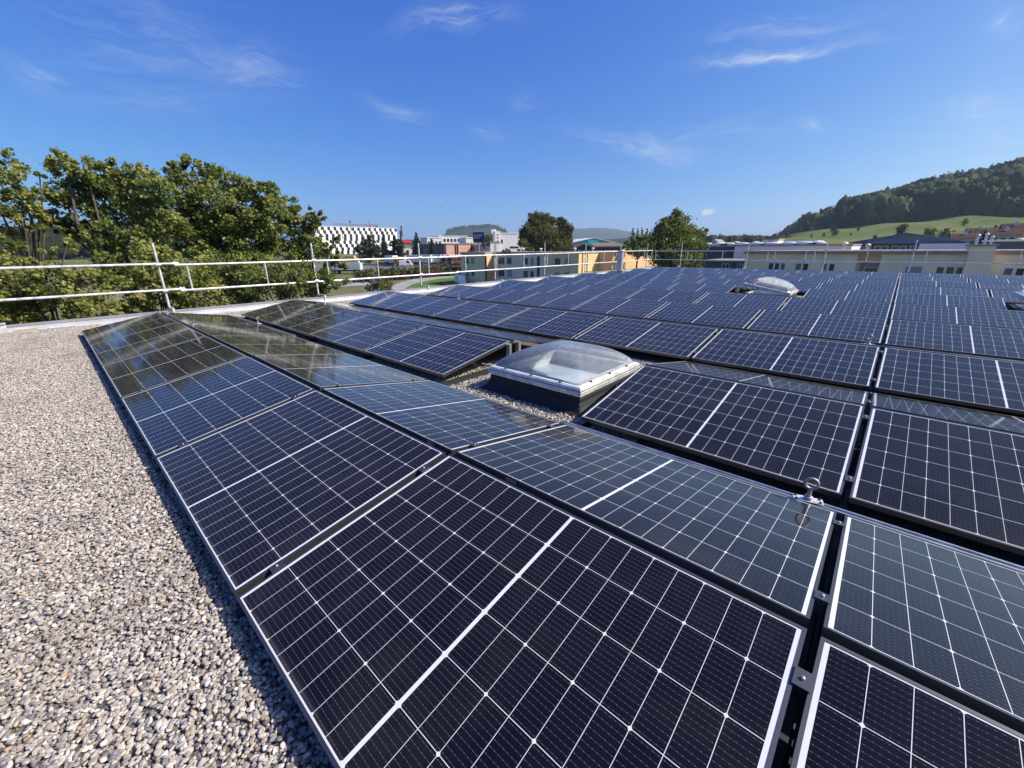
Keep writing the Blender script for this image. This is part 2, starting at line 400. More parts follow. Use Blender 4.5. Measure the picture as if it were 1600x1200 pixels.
# lifeline rails in every second valley, with eye bolts
def valley(T): return (T-1)*PER + 2*PW*math.cos(TH) + GR
for T in (1, 3, 5, 7, 9):
    y = valley(T)
    segs = [(-10.3, -7.15), (-1.80, 5.2)] if T == 1 else [(-10.4, 5.2)]
    for si, (x0, x1) in enumerate(segs):
        b = MB(); b.box(x0, x1, y+.012, y+.058, .075, .118); b.box(x0, x1, y+.012, y+.020, .119, .127); b.box(x0, x1, y+.050, y+.058, .119, .127)
        o = b.build('lifeline_rail', M_alu)
        lab = f'silver lifeline rail in the valley behind the {ORD[T-1]} ridge'
        if T == 1: lab += ', near the railing' if si == 0 else ', beside the skylight'
        tag(o, lab, 'rail', 'lifeline rails between the ridges')
    for x, w in ((-.15, 'nearer the camera column'), (-8.86, 'near the left railing')):
        t = thing('eye_bolt', f'steel eye bolt on plate in the valley behind the {ORD[T-1]} ridge, ' + ('on the right' if x > -2 else 'near the left railing'), 'anchor', (x, y+.035, .119), R(14), 'eye bolt anchors in the valleys')
        MB().box(-.07, .07, -.03, .03, .0085, .0145).build('plate', M_galv, t, .003)
        b = MB(); b.tube([(0, 0, .0155), (0, 0, .085)], .011, 10); b.lathe([(.0205, .0156), (.0205, .034), (.012, .034)], 6); b.build('shank', M_dull, t)
        b = MB(); n = 20; b.tube([(.030*math.cos(a), 0, .111+.030*math.sin(a)) for a in np.linspace(0, 2*math.pi, n+1)], .0075, 8, False); b.build('ring', M_dull, t)
        b = MB()
        for sx in (-.055, .055):
            for sy in (-.018, .018): b.lathe([(.0001, .0205), (.007, .0205), (.007, .0156)], 8, (sx, sy, 0))
        b.build('bolt_heads', M_screw, t)

# ------------------------------------------------------------------ skylights
def dome_material():
    m = bpy.data.materials.new('acrylic_dome'); m.use_nodes = True; t = NT(m.node_tree); t.n.remove(t.n['Principled BSDF'])
    gl = t.node('ShaderNodeBsdfGlossy'); gl.inputs['Roughness'].default_value = .05; gl.inputs['Color'].default_value = (1, 1, 1, 1)
    tr = t.node('ShaderNodeBsdfTransparent'); tr.inputs['Color'].default_value = (.93, .95, .95, 1)
    tl = t.node('ShaderNodeBsdfTranslucent'); tl.inputs['Color'].default_value = (.85, .88, .9, 1)
    df = t.node('ShaderNodeBsdfDiffuse'); df.inputs['Color'].default_value = (.8, .83, .85, 1)
    fr = t.node('ShaderNodeFresnel'); fr.inputs['IOR'].default_value = 1.49
    lw = t.node('ShaderNodeLayerWeight'); lw.inputs['Blend'].default_value = .35
    mx0 = t.node('ShaderNodeMixShader'); mx0.inputs[0].default_value = .5; t.l.new(tl.outputs[0], mx0.inputs[1]); t.l.new(df.outputs[0], mx0.inputs[2])
    mx1 = t.node('ShaderNodeMixShader'); t.put(mx1.inputs[0], t.m('ADD', t.m('ADD', .11, t.m('MULTIPLY', t.sstep(t.noise(t.node('ShaderNodeTexCoord').outputs['Object'], 7, 7, .7), .42, .75), .12)), t.m('MULTIPLY', lw.outputs['Facing'], .30))); t.l.new(tr.outputs[0], mx1.inputs[1]); t.l.new(mx0.outputs[0], mx1.inputs[2])
    mx2 = t.node('ShaderNodeMixShader'); t.put(mx2.inputs[0], fr.outputs[0]); t.l.new(mx1.outputs[0], mx2.inputs[1]); t.l.new(gl.outputs[0], mx2.inputs[2])
    t.l.new(mx2.outputs[0], t.n['Material Output'].inputs[0]); return m
M_dome = dome_material()
M_opal = mat('opal_inner_pane', (.62, .72, .74), .12)
M_well = mat('white_light_well', (.8, .8, .77), .5, var=.08)
def ring(b, h0, h1, w, z0, z1):
    # square ring, outer half size h0 (bottom) to h1 (top), wall w
    for s, t in ((1, 0), (-1, 0), (0, 1), (0, -1)):
        pass
    o0, o1, i0, i1 = h0, h1, h0-w, h1-w
    vs = []
    for h, z in ((o0, z0), (o1, z1), (i1, z1), (i0, z0)):
        vs += [(-h, -h, z), (h, -h, z), (h, h, z), (-h, h, z)]
    fs = []
    for a in range(4):
        for k in range(4):
            p, q = a*4+k, a*4+(k+1) % 4; r_, s_ = ((a+1) % 4)*4+(k+1) % 4, ((a+1) % 4)*4+k
            fs.append((p, q, r_, s_))
    b._add(vs, fs); return b
def skylight(name, lab, x, y, half, tilt, zc=.16):
    t = thing(name, lab, 'skylight', (x, y, 0), 0, 'domed skylights in gaps of the panel rows')
    # bitumen-clad curb with rounded foot
    prof = [(half+.10, -.018), (half+.10, .0), (half+.045, .022), (half+.012, .06), (half-.005, .10), (half-.005, zc-.004), (half-.09, zc-.004), (half-.09, -.015)]
    b = MB(); vs = []; fs = []
    for h, z in prof: vs += [(-h, -h, z), (h, -h, z), (h, h, z), (-h, h, z)]
    for a in range(len(prof)-1):
        for k in range(4): fs.append((a*4+k, a*4+(k+1) % 4, (a+1)*4+(k+1) % 4, (a+1)*4+k))
    b._add(vs, fs); b.build('curb', M_bit, t, .02)
    b = MB(); h = half-.092
    b.quad((-h, -h, .09), (h, -h, .09), (h, h, .09), (-h, h, .09)); b.build('light_well_floor', M_opal, t)
    b = MB(); ring(b, half-.092, half-.092, .004, -.010, zc+.02); b.build('light_well', M_well, t)
    # frame, dome and screws hinge together at the +X edge
    def tilted(o):
        o.matrix_local = Matrix.Translation((half, 0, zc)) @ Matrix.Rotation(tilt, 4, 'Y') @ Matrix.Translation((-half, 0, -zc)); return o
    b = MB(); ring(b, half, half, .10, zc, zc+.030); ring(b, half+.012, half+.012, .115, zc+.0305, zc+.052); ring(b, half+.004, half-.004, .115, zc+.0525, zc+.085)
    fr = b.build('frame', M_whitealu, t, .006); tilted(fr)
    b = MB(); ring(b, half+.0075, half+.0075, .02, zc+.0522, zc+.0560); ring(b, half+.0035, half+.0035, .02, zc+.0302, zc+.0304); gk = b.build('gasket', M_black, t); tilted(gk)
    b = MB(); n = 20; hh = half-.045; vs = []; fs = []; z0 = zc+.086; H = .235
    for i in range(n+1):
        for j in range(n+1):
            u, v = -1+2*i/n, -1+2*j/n
            u = math.copysign(abs(u)**.8, u); v = math.copysign(abs(v)**.8, v)
            e = 1-max(abs(u), abs(v))**2.1
            vs.append((hh*u, hh*v, z0+.004+H*(.9*max(e, 0)**.72+.1*max((1-u*u)*(1-v*v), 0)**.6)))
    for i in range(n):
        for j in range(n):
            q = i*(n+1)+j; fs.append((q, q+n+1, q+n+2, q+1))
    b._add(vs, fs, True); dm = b.build('dome', M_dome, t); tilted(dm)
    b = MB(); ring(b, half-.022, half-.022, .03, zc+.0855, zc+.0905); fl = b.build('dome_flange', M_white, t); tilted(fl)
    b = MB()
    for sgn in (-1, 1):
        for q in (-.62, -.02, .58):
            for (cx, cy) in ((sgn*(half-.03), q*half), (q*half, sgn*(half-.03))):
                b.lathe([(.0001, .016), (.009, .014), (.013, .004), (.013, .0)], 8, (cx, cy, zc+.0908))
    sc = b.build('screws', M_screw, t); tilted(sc)
    if tilt:
        b = MB(); b.tube([(-half+.25, -half+.13, zc-.02), (-half+.16, -half+.13, zc+.17)], .012, 8); b.tube([(-half+.25, half-.13, zc-.02), (-half+.16, half-.13, zc+.17)], .012, 8)
        b.build('opener_arm', M_alu, t)
    return t
skylight('skylight', 'closed square skylight with clear dome on black curb, nearest the camera', -2.525, 3.375, .585, 0)
skylight('skylight', 'skylight with raised white lid far back in the sixth panel ridge', -2.64, 13.48, .585, R(10.5))
skylight('skylight', 'skylight with raised lid at the far right edge, among the sixth ridge', 2.48, 13.48, .585, R(9.5))

# ------------------------------------------------------------------ railing, pipe, small roof things
M_wood = mat('weathered_wood', (.42, .33, .2), .8, var=.3, vscale=20)
XP = -12.58
def post(x, y, lab, dirx, diry):
    t = thing('railing_post', lab, 'railing post', (x, y, .13), 0, 'posts of the scaffold railing')
    MB().tube([(0, 0, .02), (0, 0, 1.50)], .0245, 10).build('tube', M_galv, t)
    b = MB(); a = np.array([dirx, diry, 0.0]); s = np.array([-diry, dirx, 0.0])
    def arm(f0, f1, w, z0, z1):
        pts = [a*f0-s*w, a*f1-s*w, a*f1+s*w, a*f0+s*w]; b.prism([(p[0], p[1], z0) for p in pts], (0, 0, z1-z0))
    arm(-.05, .44, .022, .045, .075); arm(.405, .44, .022, -.125, .0445); b.tube([tuple(a*.36-s*0+np.array([0, 0, z])) for z in (-.06, -.02)], .05, 10)
    b.tube([tuple(a*.36+np.array([0, 0, z])) for z in (-.02, .04)], .012, 8)
    b.build('bracket', M_galv, t)
    for z in (1.031, .45):
        b = MB(); b.tube([(-.0, 0, z-.035), (0, 0, z+.035)], .036, 10); b.tube([tuple(a*.03+s*.05*q+np.array([0, 0, z])) for q in (-1, 1)], .042, 10)
        b.tube([tuple(a*.03+s*.0+np.array([0, 0, z-.06])), tuple(a*.03+np.array([0, 0, z+.06]))], .012, 6); b.build('coupler', M_galv, t)
    return t
LY = [1.61, 5.12, 8.80, 12.57, 15.94, 19.47, 23.30, 26.90]
for i, y in enumerate(LY):
    post(XP-.03, y, f'galvanised railing post on the left parapet, {ORD[i]} from the gravel strip', 1, 0)
post(XP-.03, -2.0, 'galvanised railing post at the gravel strip, left of the first panel row', 1, 0)
for i, x in enumerate([-10.65, -6.82, -3.10, .28, 3.9, 7.5]):
    post(x, YF+.36, f'thin railing post along the far parapet, {ORD[i]} from the far corner', 0, -1)
def railframe(name, lab, p0, p1, zt, zb, struts, r=.027):
    t = thing(name, lab, 'railing', (p0[0], p0[1], 0), 0, 'horizontal tube rails of the scaffold railing')
    d = np.array([p1[0]-p0[0], p1[1]-p0[1], 0.0])
    for nm, z in (('top_rail', zt), ('bottom_rail', zb)):
        MB().tube([(0, 0, z), (d[0], d[1], z)], r, 12).build(nm, M_galv, t)
        for f in (0, 1):
            e = d*f; u_ = d/np.linalg.norm(d)*.07*(1-2*f)
            MB().tube([(e[0], e[1], z), (e[0]+u_[0]*1.6, e[1]+u_[1]*1.6, z)], r*1.38, 12).tube([(e[0]+u_[0], e[1]+u_[1], z+r), (e[0]+u_[0], e[1]+u_[1], z+r+.035)], .014, 6).build('coupling', M_flash, t)
    L = np.linalg.norm(d)
    for s in struts:
        q = d*(s/L); MB().tube([(q[0], q[1], zb+r*.6), (q[0], q[1], zt-r*.6)], r*.72, 8).build('strut', M_galv, t)
    return t
ZT, ZB = 1.161, .58
railframe('guard_rail', 'pair of plain tube rails over the gravel strip, at the left edge', (XP, -4.3), (XP, 1.98), ZT+.012, ZB+.012, [])
s1 = [2.13, 3.82, 5.50, 7.14, 9.16]
railframe('guard_rail', 'ladder-like tube rail frame in front of the maples, nearest the gravel strip', (XP, 1.90), (XP, 10.5), ZT-.02, ZB-.02, [q-1.90 for q in s1])
railframe('guard_rail', 'ladder-like tube rail frame in the middle of the left parapet', (XP, 10.45), (XP, 19.2), ZT, ZB, [10.93-10.45, 2.2, 3.95, 5.65, 7.4])
railframe('guard_rail', 'ladder-like tube rail frame at the far end of the left parapet', (XP, 19.15), (XP, YF+.3), ZT+.012, ZB+.012, [.5, 2.2, 3.95, 5.65, 7.3, 8.40])
fx = [-10.23, -8.15, -5.75, -5.4, -3.95, -3.56, -1.39, .73, 3.6, 5.8]
railframe('guard_rail', 'long tube rail frame along the far parapet', (XP+.22, YF+.33), (9.2, YF+.33), 1.135, .60, [.03]+[q-(XP+.22) for q in fx], .024)

t = thing('vent_pipe', 'thick grey vent pipe standing by the far left panel ends', 'pipe', (-11.15, 20.6, 0))
MB().tube([(0, 0, -.015), (0, 0, 1.24)], .165, 24).build('pipe', mat('grey_pipe', (.42, .44, .46), .45, .3, var=.15), t)
MB().lathe([(.30, -.012), (.28, .02), (.20, .05), (.170, .10)], 24).build('collar', M_flash, t)
MB().lathe([(.168, 1.19), (.185, 1.19), (.185, 1.262), (.001, 1.262)], 24).build('rim', M_flash, t)
b = MB().box(-.10, .10, -.16, .16, 0, .07)
o = b.build('wooden_block', M_wood, None, .004); o.location = (-11.99, -.68, .0); tag(o, 'pale wooden block on the gravel by the left parapet', 'block')
t = thing('metal_foot', 'bluish grey metal bracket foot on the parapet at the left image edge', 'bracket', (-12.08, -.95, 0))
b = MB(); b.box(-.05, .05, -.06, .06, .0, .012); b.box(-.02, .02, -.05, .05, .013, .20); b.build('stand', M_galv, t); MB().box(-.05, .05, -.055, .055, .201, .22).build('cap', M_galv, t)

# ------------------------------------------------------------------ gravel: loose pebbles scattered over the roof (uncountable)
def pebble_material():
    m = bpy.data.materials.new('river_pebbles'); m.use_nodes = True; t = NT(m.node_tree); b = t.n['Principled BSDF']
    at_ = t.node('ShaderNodeAttribute'); at_.attribute_type = 'INSTANCER'; at_.attribute_name = 'rnd'
    v = at_.outputs['Fac']
    c = t.ramp(v, [(0, (.13, .125, .125)), (.10, (.27, .25, .235)), (.24, (.43, .385, .34)), (.42, (.57, .49, .39)), (.56, (.38, .31, .235)), (.66, (.62, .56, .475)),
                   (.79, (.74, .69, .62)), (.88, (.49, .43, .385)), (.962, (.50, .29, .14)), (.978, (.82, .79, .75))], 'CONSTANT')
    tc = t.node('ShaderNodeTexCoord').outputs['Object']
    n = t.noise(tc, 3.0, 5, .65)
    c = t.mix(t.m('MULTIPLY', t.sstep(n, .4, .75), .40), c, (.24, .20, .165))
    c = t.mix(.24, c, (.22, .205, .19))
    geo = t.node('ShaderNodeNewGeometry').outputs['Position']
    c = t.mix(t.m('MULTIPLY', t.sstep(t.noise(geo, 1.1, 4, .6), .45, .72), .38), c, (.17, .145, .115))   # damp, dusty patches
    t.put(b.inputs['Base Color'], c); b.inputs['Roughness'].default_value = .6
    bp = t.node('ShaderNodeBump'); bp.inputs['Strength'].default_value = .25; bp.inputs['Distance'].default_value = .1
    t.put(bp.inputs['Height'], n); t.put(b.inputs['Normal'], bp.outputs[0])
    return m
def gravel(name, rects, density, seed, smin, smax, zlo, zhi, label):
    me = bpy.data.meshes.new(name); vs = []; fs = []
    for (x0, x1, y0, y1, z) in rects:
        o = len(vs); vs += [(x0, y0, z), (x1, y0, z), (x1, y1, z), (x0, y1, z)]; fs.append((o, o+1, o+2, o+3))
    me.from_pydata(vs, [], fs); me.update()
    ob = bpy.data.objects.new(name, me); COL.objects.link(ob)
    g = bpy.data.node_groups.new('scatter_'+name, 'GeometryNodeTree')
    g.interface.new_socket('Geometry', in_out='INPUT', socket_type='NodeSocketGeometry'); g.interface.new_socket('Geometry', in_out='OUTPUT', socket_type='NodeSocketGeometry')
    N, L = g.nodes, g.links
    gi, go = N.new('NodeGroupInput'), N.new('NodeGroupOutput')
    dp = N.new('GeometryNodeDistributePointsOnFaces'); dp.distribute_method = 'RANDOM'; dp.inputs['Density'].default_value = density; dp.inputs['Seed'].default_value = seed
    L.new(gi.outputs[0], dp.inputs['Mesh'])
    join = N.new('GeometryNodeJoinGeometry')
    for i in range(4):
        ic = N.new('GeometryNodeMeshIcoSphere'); ic.inputs['Radius'].default_value = .5; ic.inputs['Subdivisions'].default_value = 3
        sp = N.new('GeometryNodeSetPosition'); nz = N.new('ShaderNodeTexNoise'); nz.noise_dimensions = '4D'; nz.inputs['W'].default_value = i*3.7+seed; nz.inputs['Scale'].default_value = 1.5; nz.inputs['Detail'].default_value = 1
        ps = N.new('GeometryNodeInputPosition'); L.new(ps.outputs[0], nz.inputs['Vector'])
        sb = N.new('ShaderNodeVectorMath'); sb.operation = 'SUBTRACT'; L.new(nz.outputs['Color'], sb.inputs[0]); sb.inputs[1].default_value = (.5, .5, .5)
        ms = N.new('ShaderNodeVectorMath'); ms.operation = 'MULTIPLY'; L.new(sb.outputs[0], ms.inputs[0]); ms.inputs[1].default_value = (.5, .5, .5)
        L.new(ic.outputs[0], sp.inputs[0]); L.new(ms.outputs[0], sp.inputs['Offset'])
        ss = N.new('GeometryNodeSetShadeSmooth'); L.new(sp.outputs[0], ss.inputs[0])
        sm = N.new('GeometryNodeSetMaterial'); sm.inputs['Material'].default_value = M_peb; L.new(ss.outputs[0], sm.inputs[0])
        ti = N.new('GeometryNodeGeometryToInstance'); L.new(sm.outputs[0], ti.inputs[0]); L.new(ti.outputs[0], join.inputs[0])
    def rv(a, b_, s):
        n = N.new('FunctionNodeRandomValue'); n.data_type = 'FLOAT_VECTOR'; n.inputs[0].default_value = a; n.inputs[1].default_value = b_; n.inputs['Seed'].default_value = s+seed*11; return n.outputs[0]
    def rf(a, b_, s):
        n = N.new('FunctionNodeRandomValue'); n.data_type = 'FLOAT'; n.inputs[2].default_value = a; n.inputs[3].default_value = b_; n.inputs['Seed'].default_value = s+seed*11; return n.outputs[1]
    off = N.new('GeometryNodeSetPosition'); L.new(dp.outputs[0], off.inputs[0]); L.new(rv((0, 0, zlo), (0, 0, zhi), 1), off.inputs['Offset'])
    ip = N.new('GeometryNodeInstanceOnPoints'); L.new(off.outputs[0], ip.inputs['Points']); L.new(join.outputs[0], ip.inputs['Instance']); ip.inputs['Pick Instance'].default_value = True
    L.new(rv((-.5, -.5, 0), (.5, .5, 6.283), 2), ip.inputs['Rotation'])
    mu = N.new('ShaderNodeVectorMath'); mu.operation = 'SCALE'; L.new(rv((.92, .70, .50), (1.35, 1.0, .80), 3), mu.inputs[0]); L.new(rf(smin, smax, 4), mu.inputs['Scale']); L.new(mu.outputs[0], ip.inputs['Scale'])
    st = N.new('GeometryNodeStoreNamedAttribute'); st.data_type = 'FLOAT'; st.domain = 'INSTANCE'; st.inputs['Name'].default_value = 'rnd'
    L.new(ip.outputs[0], st.inputs[0]); L.new(rf(0, 1, 5), st.inputs['Value'])
    bed = N.new('GeometryNodeSetMaterial'); bed.inputs['Material'].default_value = M_deck; L.new(gi.outputs[0], bed.inputs[0])
    fin = N.new('GeometryNodeJoinGeometry'); L.new(bed.outputs[0], fin.inputs[0]); L.new(st.outputs[0], fin.inputs[0]); L.new(fin.outputs[0], go.inputs[0])
    md = ob.modifiers.new('scatter', 'NODES'); md.node_group = g
    return tag(ob, label, 'gravel', None, 'stuff')
M_peb = pebble_material()
gravel('gravel', [(XIN+.12, 3.0, -2.6, -.02, .030), (XIN+.12, 3.0, -.02, .35, .015)], 10500, 3, .0085, .0195, -.001, .017, 'round pale river pebbles covering the roof strip beside the front panel row')
y2 = PER
gravel('gravel', [(-3.9, -1.3, 2.15, 4.95, -.012), (-10.9, -3.9, 2.15, 2.75, -.012), (XIN+.15, -10.5, .35, 27.0, -.012), (-3.6, -1.6, 12.3, 14.9, -.012), (1.6, 3.6, 12.3, 14.9, -.012)], 5500, 8, .0115, .023, -.001, .016, 'river pebbles around the skylights and beneath the panel ends')

# ------------------------------------------------------------------ foliage
def leaf_material(name, cols, trans=.35, rough=.5):
    m = bpy.data.materials.new(name); m.use_nodes = True; t = NT(m.node_tree); t.n.remove(t.n['Principled BSDF'])
    a = t.node('ShaderNodeAttribute'); a.attribute_name = 'rnd'
    n = len(cols); c = t.ramp(a.outputs['Fac'], [(i/(n-1), cc) for i, cc in enumerate(cols)])
    d = t.node('ShaderNodeBsdfPrincipled'); t.put(d.inputs['Base Color'], c); d.inputs['Roughness'].default_value = max(rough, .5); d.inputs['Specular IOR Level'].default_value = .3
    tl = t.node('ShaderNodeBsdfTranslucent'); t.put(tl.inputs['Color'], t.mix(.35, c, (.16, .2, .02)))
    mx = t.node('ShaderNodeMixShader'); mx.inputs[0].default_value = trans
    t.l.new(d.outputs[0], mx.inputs[1]); t.l.new(tl.outputs[0], mx.inputs[2]); t.l.new(mx.outputs[0], t.n['Material Output'].inputs[0])
    return m
MAPLE = np.array([(0, -.5), (.10, -.30), (.42, -.32), (.30, -.05), (.55, .15), (.24, .20), (.0, .55), (-.24, .20), (-.55, .15), (-.30, -.05), (-.42, -.32), (-.10, -.30)])
OVAL = np.array([(0, -.5), (.26, -.15), (.22, .25), (0, .5), (-.22, .25), (-.26, -.15)])
BLADE = np.array([(0, -.5), (.3, 0), (0, .5), (-.3, 0)])
def leaf_obj(name, cen, size, shape, material, parent, up=.7, rnd=None, droop=None, sunward=.85):
    cen = np.asarray(cen, float); n = len(cen); size = np.broadcast_to(size, n)
    nrm = rng.normal(size=(n, 3)); nrm[:, 2] += up; nrm += np.array(sdir)*sunward; nrm /= np.linalg.norm(nrm, axis=1)[:, None]
    u = np.cross(nrm, rng.normal(size=(n, 3))); u /= np.linalg.norm(u, axis=1)[:, None] + 1e-9
    v = np.cross(nrm, u)
    if droop is not None:       # hanging foliage: long axis close to vertical
        v = rng.normal(size=(n, 3))*droop; v[:, 2] -= 1; v /= np.linalg.norm(v, axis=1)[:, None]
        u = np.cross(v, rng.normal(size=(n, 3))); u /= np.linalg.norm(u, axis=1)[:, None]; nrm = np.cross(u, v)
    k = len(shape)
    bend = (np.abs(shape[:, 0])*.35)[None, :, None]*nrm[:, None, :]
    P = cen[:, None, :] + (u[:, None, :]*shape[None, :, 0, None] + v[:, None, :]*shape[None, :, 1, None] + bend)*size[:, None, None]
    me = bpy.data.meshes.new(name); me.vertices.add(n*k); me.loops.add(n*k); me.polygons.add(n)
    me.vertices.foreach_set('co', P.reshape(-1).astype(np.float32)); me.loops.foreach_set('vertex_index', np.arange(n*k, dtype=np.int32))
    me.polygons.foreach_set('loop_start', np.arange(0, n*k, k, dtype=np.int32)); me.update(calc_edges=True)
    at_ = me.attributes.new('rnd', 'FLOAT', 'FACE')
    r = rng.random(n) if rnd is None else np.clip(rnd, 0, 1); at_.data.foreach_set('value', r.astype(np.float32))
    me.materials.append(material); o = bpy.data.objects.new(name, me); COL.objects.link(o); o.parent = parent
    return o
def rand_dirs(n):
    d = rng.normal(size=(n, 3)); return d/np.linalg.norm(d, axis=1)[:, None]
def lobed_tree(name, label, base, lobes, leaf, per, mats, group=None, shape=OVAL, trunk_r=.22, clump=.32, cat='tree', bark=None, twigs=True, up=.7, droop=None, core=.35, npc=38):
    """base: foot of the trunk; lobes: list of (centre, radius) in world space"""
    base = np.array(base, float); t = thing(name, label, cat, tuple(base), 0, group)
    cs, rr = [], []; clumps = []
    for c, r in lobes:
        c = np.array(c)-base; n = max(5, int(per*(r/.8)**2))
        nc = max(4, int(n/npc)); d = rand_dirs(nc); rad = r*(core+(1-core)*rng.random(nc)**.45)*(.85+.3*rng.random(nc))
        cc = c + d*rad[:, None]*np.array([1, 1, .92]); clumps.append((c, cc))
        tone = np.clip(rng.normal(.45, .18, nc), 0, 1)
        for q, tn in zip(cc, tone):
            m_ = int(npc*(.5+1.0*rng.random())); cr = clump*r*(.6+.8*rng.random())
            cs.append(q + rng.normal(size=(m_, 3))*cr*np.array([.62, .62, .5])); rr.append(np.clip(rng.normal(tn, .2, m_), 0, 1))
    cs = np.concatenate(cs); rr = np.concatenate(rr)
    leaf_obj('crown', cs, leaf*(.65+.7*rng.random(len(cs))), shape, mats, t, up, rr, droop)
    b = MB(); top = np.mean([np.array(c)-base for c, r in lobes], axis=0); hi = max((np.array(c)-base)[2] for c, r in lobes)
    tp = [np.array([0, 0, -.2])]+[np.array([top[0]*f, top[1]*f, hi*f*.92])+rng.normal(size=3)*.10*trunk_r*4*f for f in (.2, .42, .62, .8, .97)]
    b.tube(tp, [trunk_r*1.25, trunk_r, trunk_r*.85, trunk_r*.62, trunk_r*.4, trunk_r*.12], 9)
    for c, cc in clumps:
        f = min(.9, max(.15, (c[2]/hi)*.72)); i = f*5; k0 = int(min(4, i)); s = tp[k0]+(tp[min(5, k0+1)]-tp[k0])*(i-k0)
        mid = (s+c)/2+np.array([0, 0, .10*np.linalg.norm(c-s)])+rng.normal(size=3)*.12*np.linalg.norm(c-s)*.5
        r0 = trunk_r*.34
        b.tube([s, mid, c], [r0, r0*.6, r0*.3], 6)
        if twigs:
            for q in cc[rng.random(len(cc)) < .45]:
                m2 = (c+q)/2+rng.normal(size=3)*.08*np.linalg.norm(q-c)
                b.tube([c, m2, q], [r0*.26, r0*.18, r0*.06], 4, False)
    b.build('trunk', bark or M_bark, t)
    return t
M_maple = leaf_material('maple_leaves', [(.05, .078, .02), (.11, .155, .036), (.20, .25, .06), (.32, .345, .10), (.46, .45, .19)], .5, .28)
M_maple2 = leaf_material('maple_leaves_yellowing', [(.06, .09, .02), (.13, .17, .038), (.28, .305, .075), (.44, .43, .13), (.46, .36, .13)], .5, .28)
def plobes(L, d):
    out = []
    for (x, y, r) in L:
        dd = d+rng.normal()*.35; out.append((at(x, y, dd), r/FPX*dd*1.02))
    return out
def maple(label, L, d, foot_px, mats, leaf=.15, per=1500, tr=.2, group='maples beyond the left parapet', core=.35):
    leaf *= .54; per *= 2.5; core = max(core, .55)
    P = at(foot_px, 386, d); P[2] = -8.5
    return lobed_tree('maple_tree', label, P, plobes(L, d), leaf, per, mats, group, MAPLE, tr, clump=.22, up=.35, core=core, npc=54)
maple('tall sparse maple at the left edge with yellow-green leaves', [(8, 262, 24), (30, 292, 24), (-14, 300, 40), (22, 322, 26), (60, 318, 13), (-30, 340, 40), (48, 342, 18), (62, 275, 7)], 11.2, -70, M_maple2, .145, 1000, .13)
maple('tall maple with its top leaning left, second tree from the left', [(92, 250, 16), (105, 265, 22), (135, 268, 20), (165, 285, 26), (190, 270, 22), (222, 280, 24), (250, 300, 24), (95, 305, 20), (130, 312, 32), (180, 325, 38), (230, 335, 36), (82, 345, 17), (118, 355, 22), (165, 368, 26), (215, 385, 34), (262, 350, 26)], 12.2, 215, M_maple, .15, 1450, .2)
maple('broad green maple in the middle of the group, highest tips above the second post', [(280, 268, 17), (300, 262, 15), (322, 264, 16), (345, 285, 22), (372, 292, 20), (398, 300, 18), (418, 300, 16), (290, 300, 28), (330, 325, 38), (378, 335, 36), (415, 345, 30), (300, 365, 36), (345, 385, 36), (395, 385, 34)], 13.6, 345, M_maple, .155, 1500, .22)
maple('shorter dark maple sloping down to the right of the group', [(432, 305, 16), (448, 325, 18), (470, 345, 20), (492, 330, 9), (496, 347, 13), (455, 365, 28), (485, 385, 24), (445, 400, 30), (512, 395, 15), (523, 375, 8), (525, 415, 14)], 15.0, 462, M_maple, .15, 1450, .17)
maple('low leafy maple with big yellowish leaves behind the rail, by the gravel strip', [(15, 385, 18), (-20, 420, 40), (75, 392, 10), (105, 382, 12), (60, 412, 16), (25, 435, 32), (85, 445, 34), (20, 480, 40), (80, 485, 34), (140, 450, 30), (140, 488, 32), (-30, 480, 40)], 10.6, 40, M_maple2, .15, 1150, .1, core=.5)
maple('low dense maple right behind the first railing post', [(185, 420, 30), (240, 415, 32), (200, 462, 34), (255, 455, 36), (300, 425, 32), (310, 462, 34), (215, 490, 26), (275, 485, 26)], 11.2, 250, M_maple2, .14, 1250, .1, core=.5)
maple('low dense maple behind the second railing post', [(355, 425, 34), (405, 425, 32), (360, 462, 32), (415, 458, 34), (455, 430, 30), (465, 458, 26), (500, 440, 22), (528, 440, 14), (505, 458, 16)], 12.6, 420, M_maple, .14, 1250, .1, core=.5)

# ------------------------------------------------------------------ terrain and hills
def terr_mat(name, c1, c2, c3, s1=.02, s2=.15):
    m = bpy.data.materials.new(name); m.use_nodes = True; t = NT(m.node_tree); b = t.n['Principled BSDF']
    tc = t.node('ShaderNodeTexCoord').outputs['Object']
    c = t.mix(t.sstep(t.noise(tc, s1, 6, .6), .38, .62), c1, c2); c = t.mix(t.sstep(t.noise(tc, s2, 5, .6), .5, .72), c, c3)
    t.put(b.inputs['Base Color'], c); b.inputs['Roughness'].default_value = .95; b.inputs['Specular IOR Level'].default_value = .1
    return m
M_ground = terr_mat('field_ground', (.12, .135, .05), (.17, .155, .075), (.09, .11, .035))
M_meadow = terr_mat('hill_meadow', (.085, .125, .028), (.145, .15, .05), (.05, .085, .018), .02, .045)
M_lawn = terr_mat('mown_lawn', (.075, .15, .022), (.10, .18, .03), (.06, .12, .02), .2, 1.5)
M_road = mat('pale_asphalt', (.30, .29, .275), .9, var=.2, vscale=.3)
M_asph = mat('asphalt', (.14, .14, .14), .9, var=.25, vscale=.3)
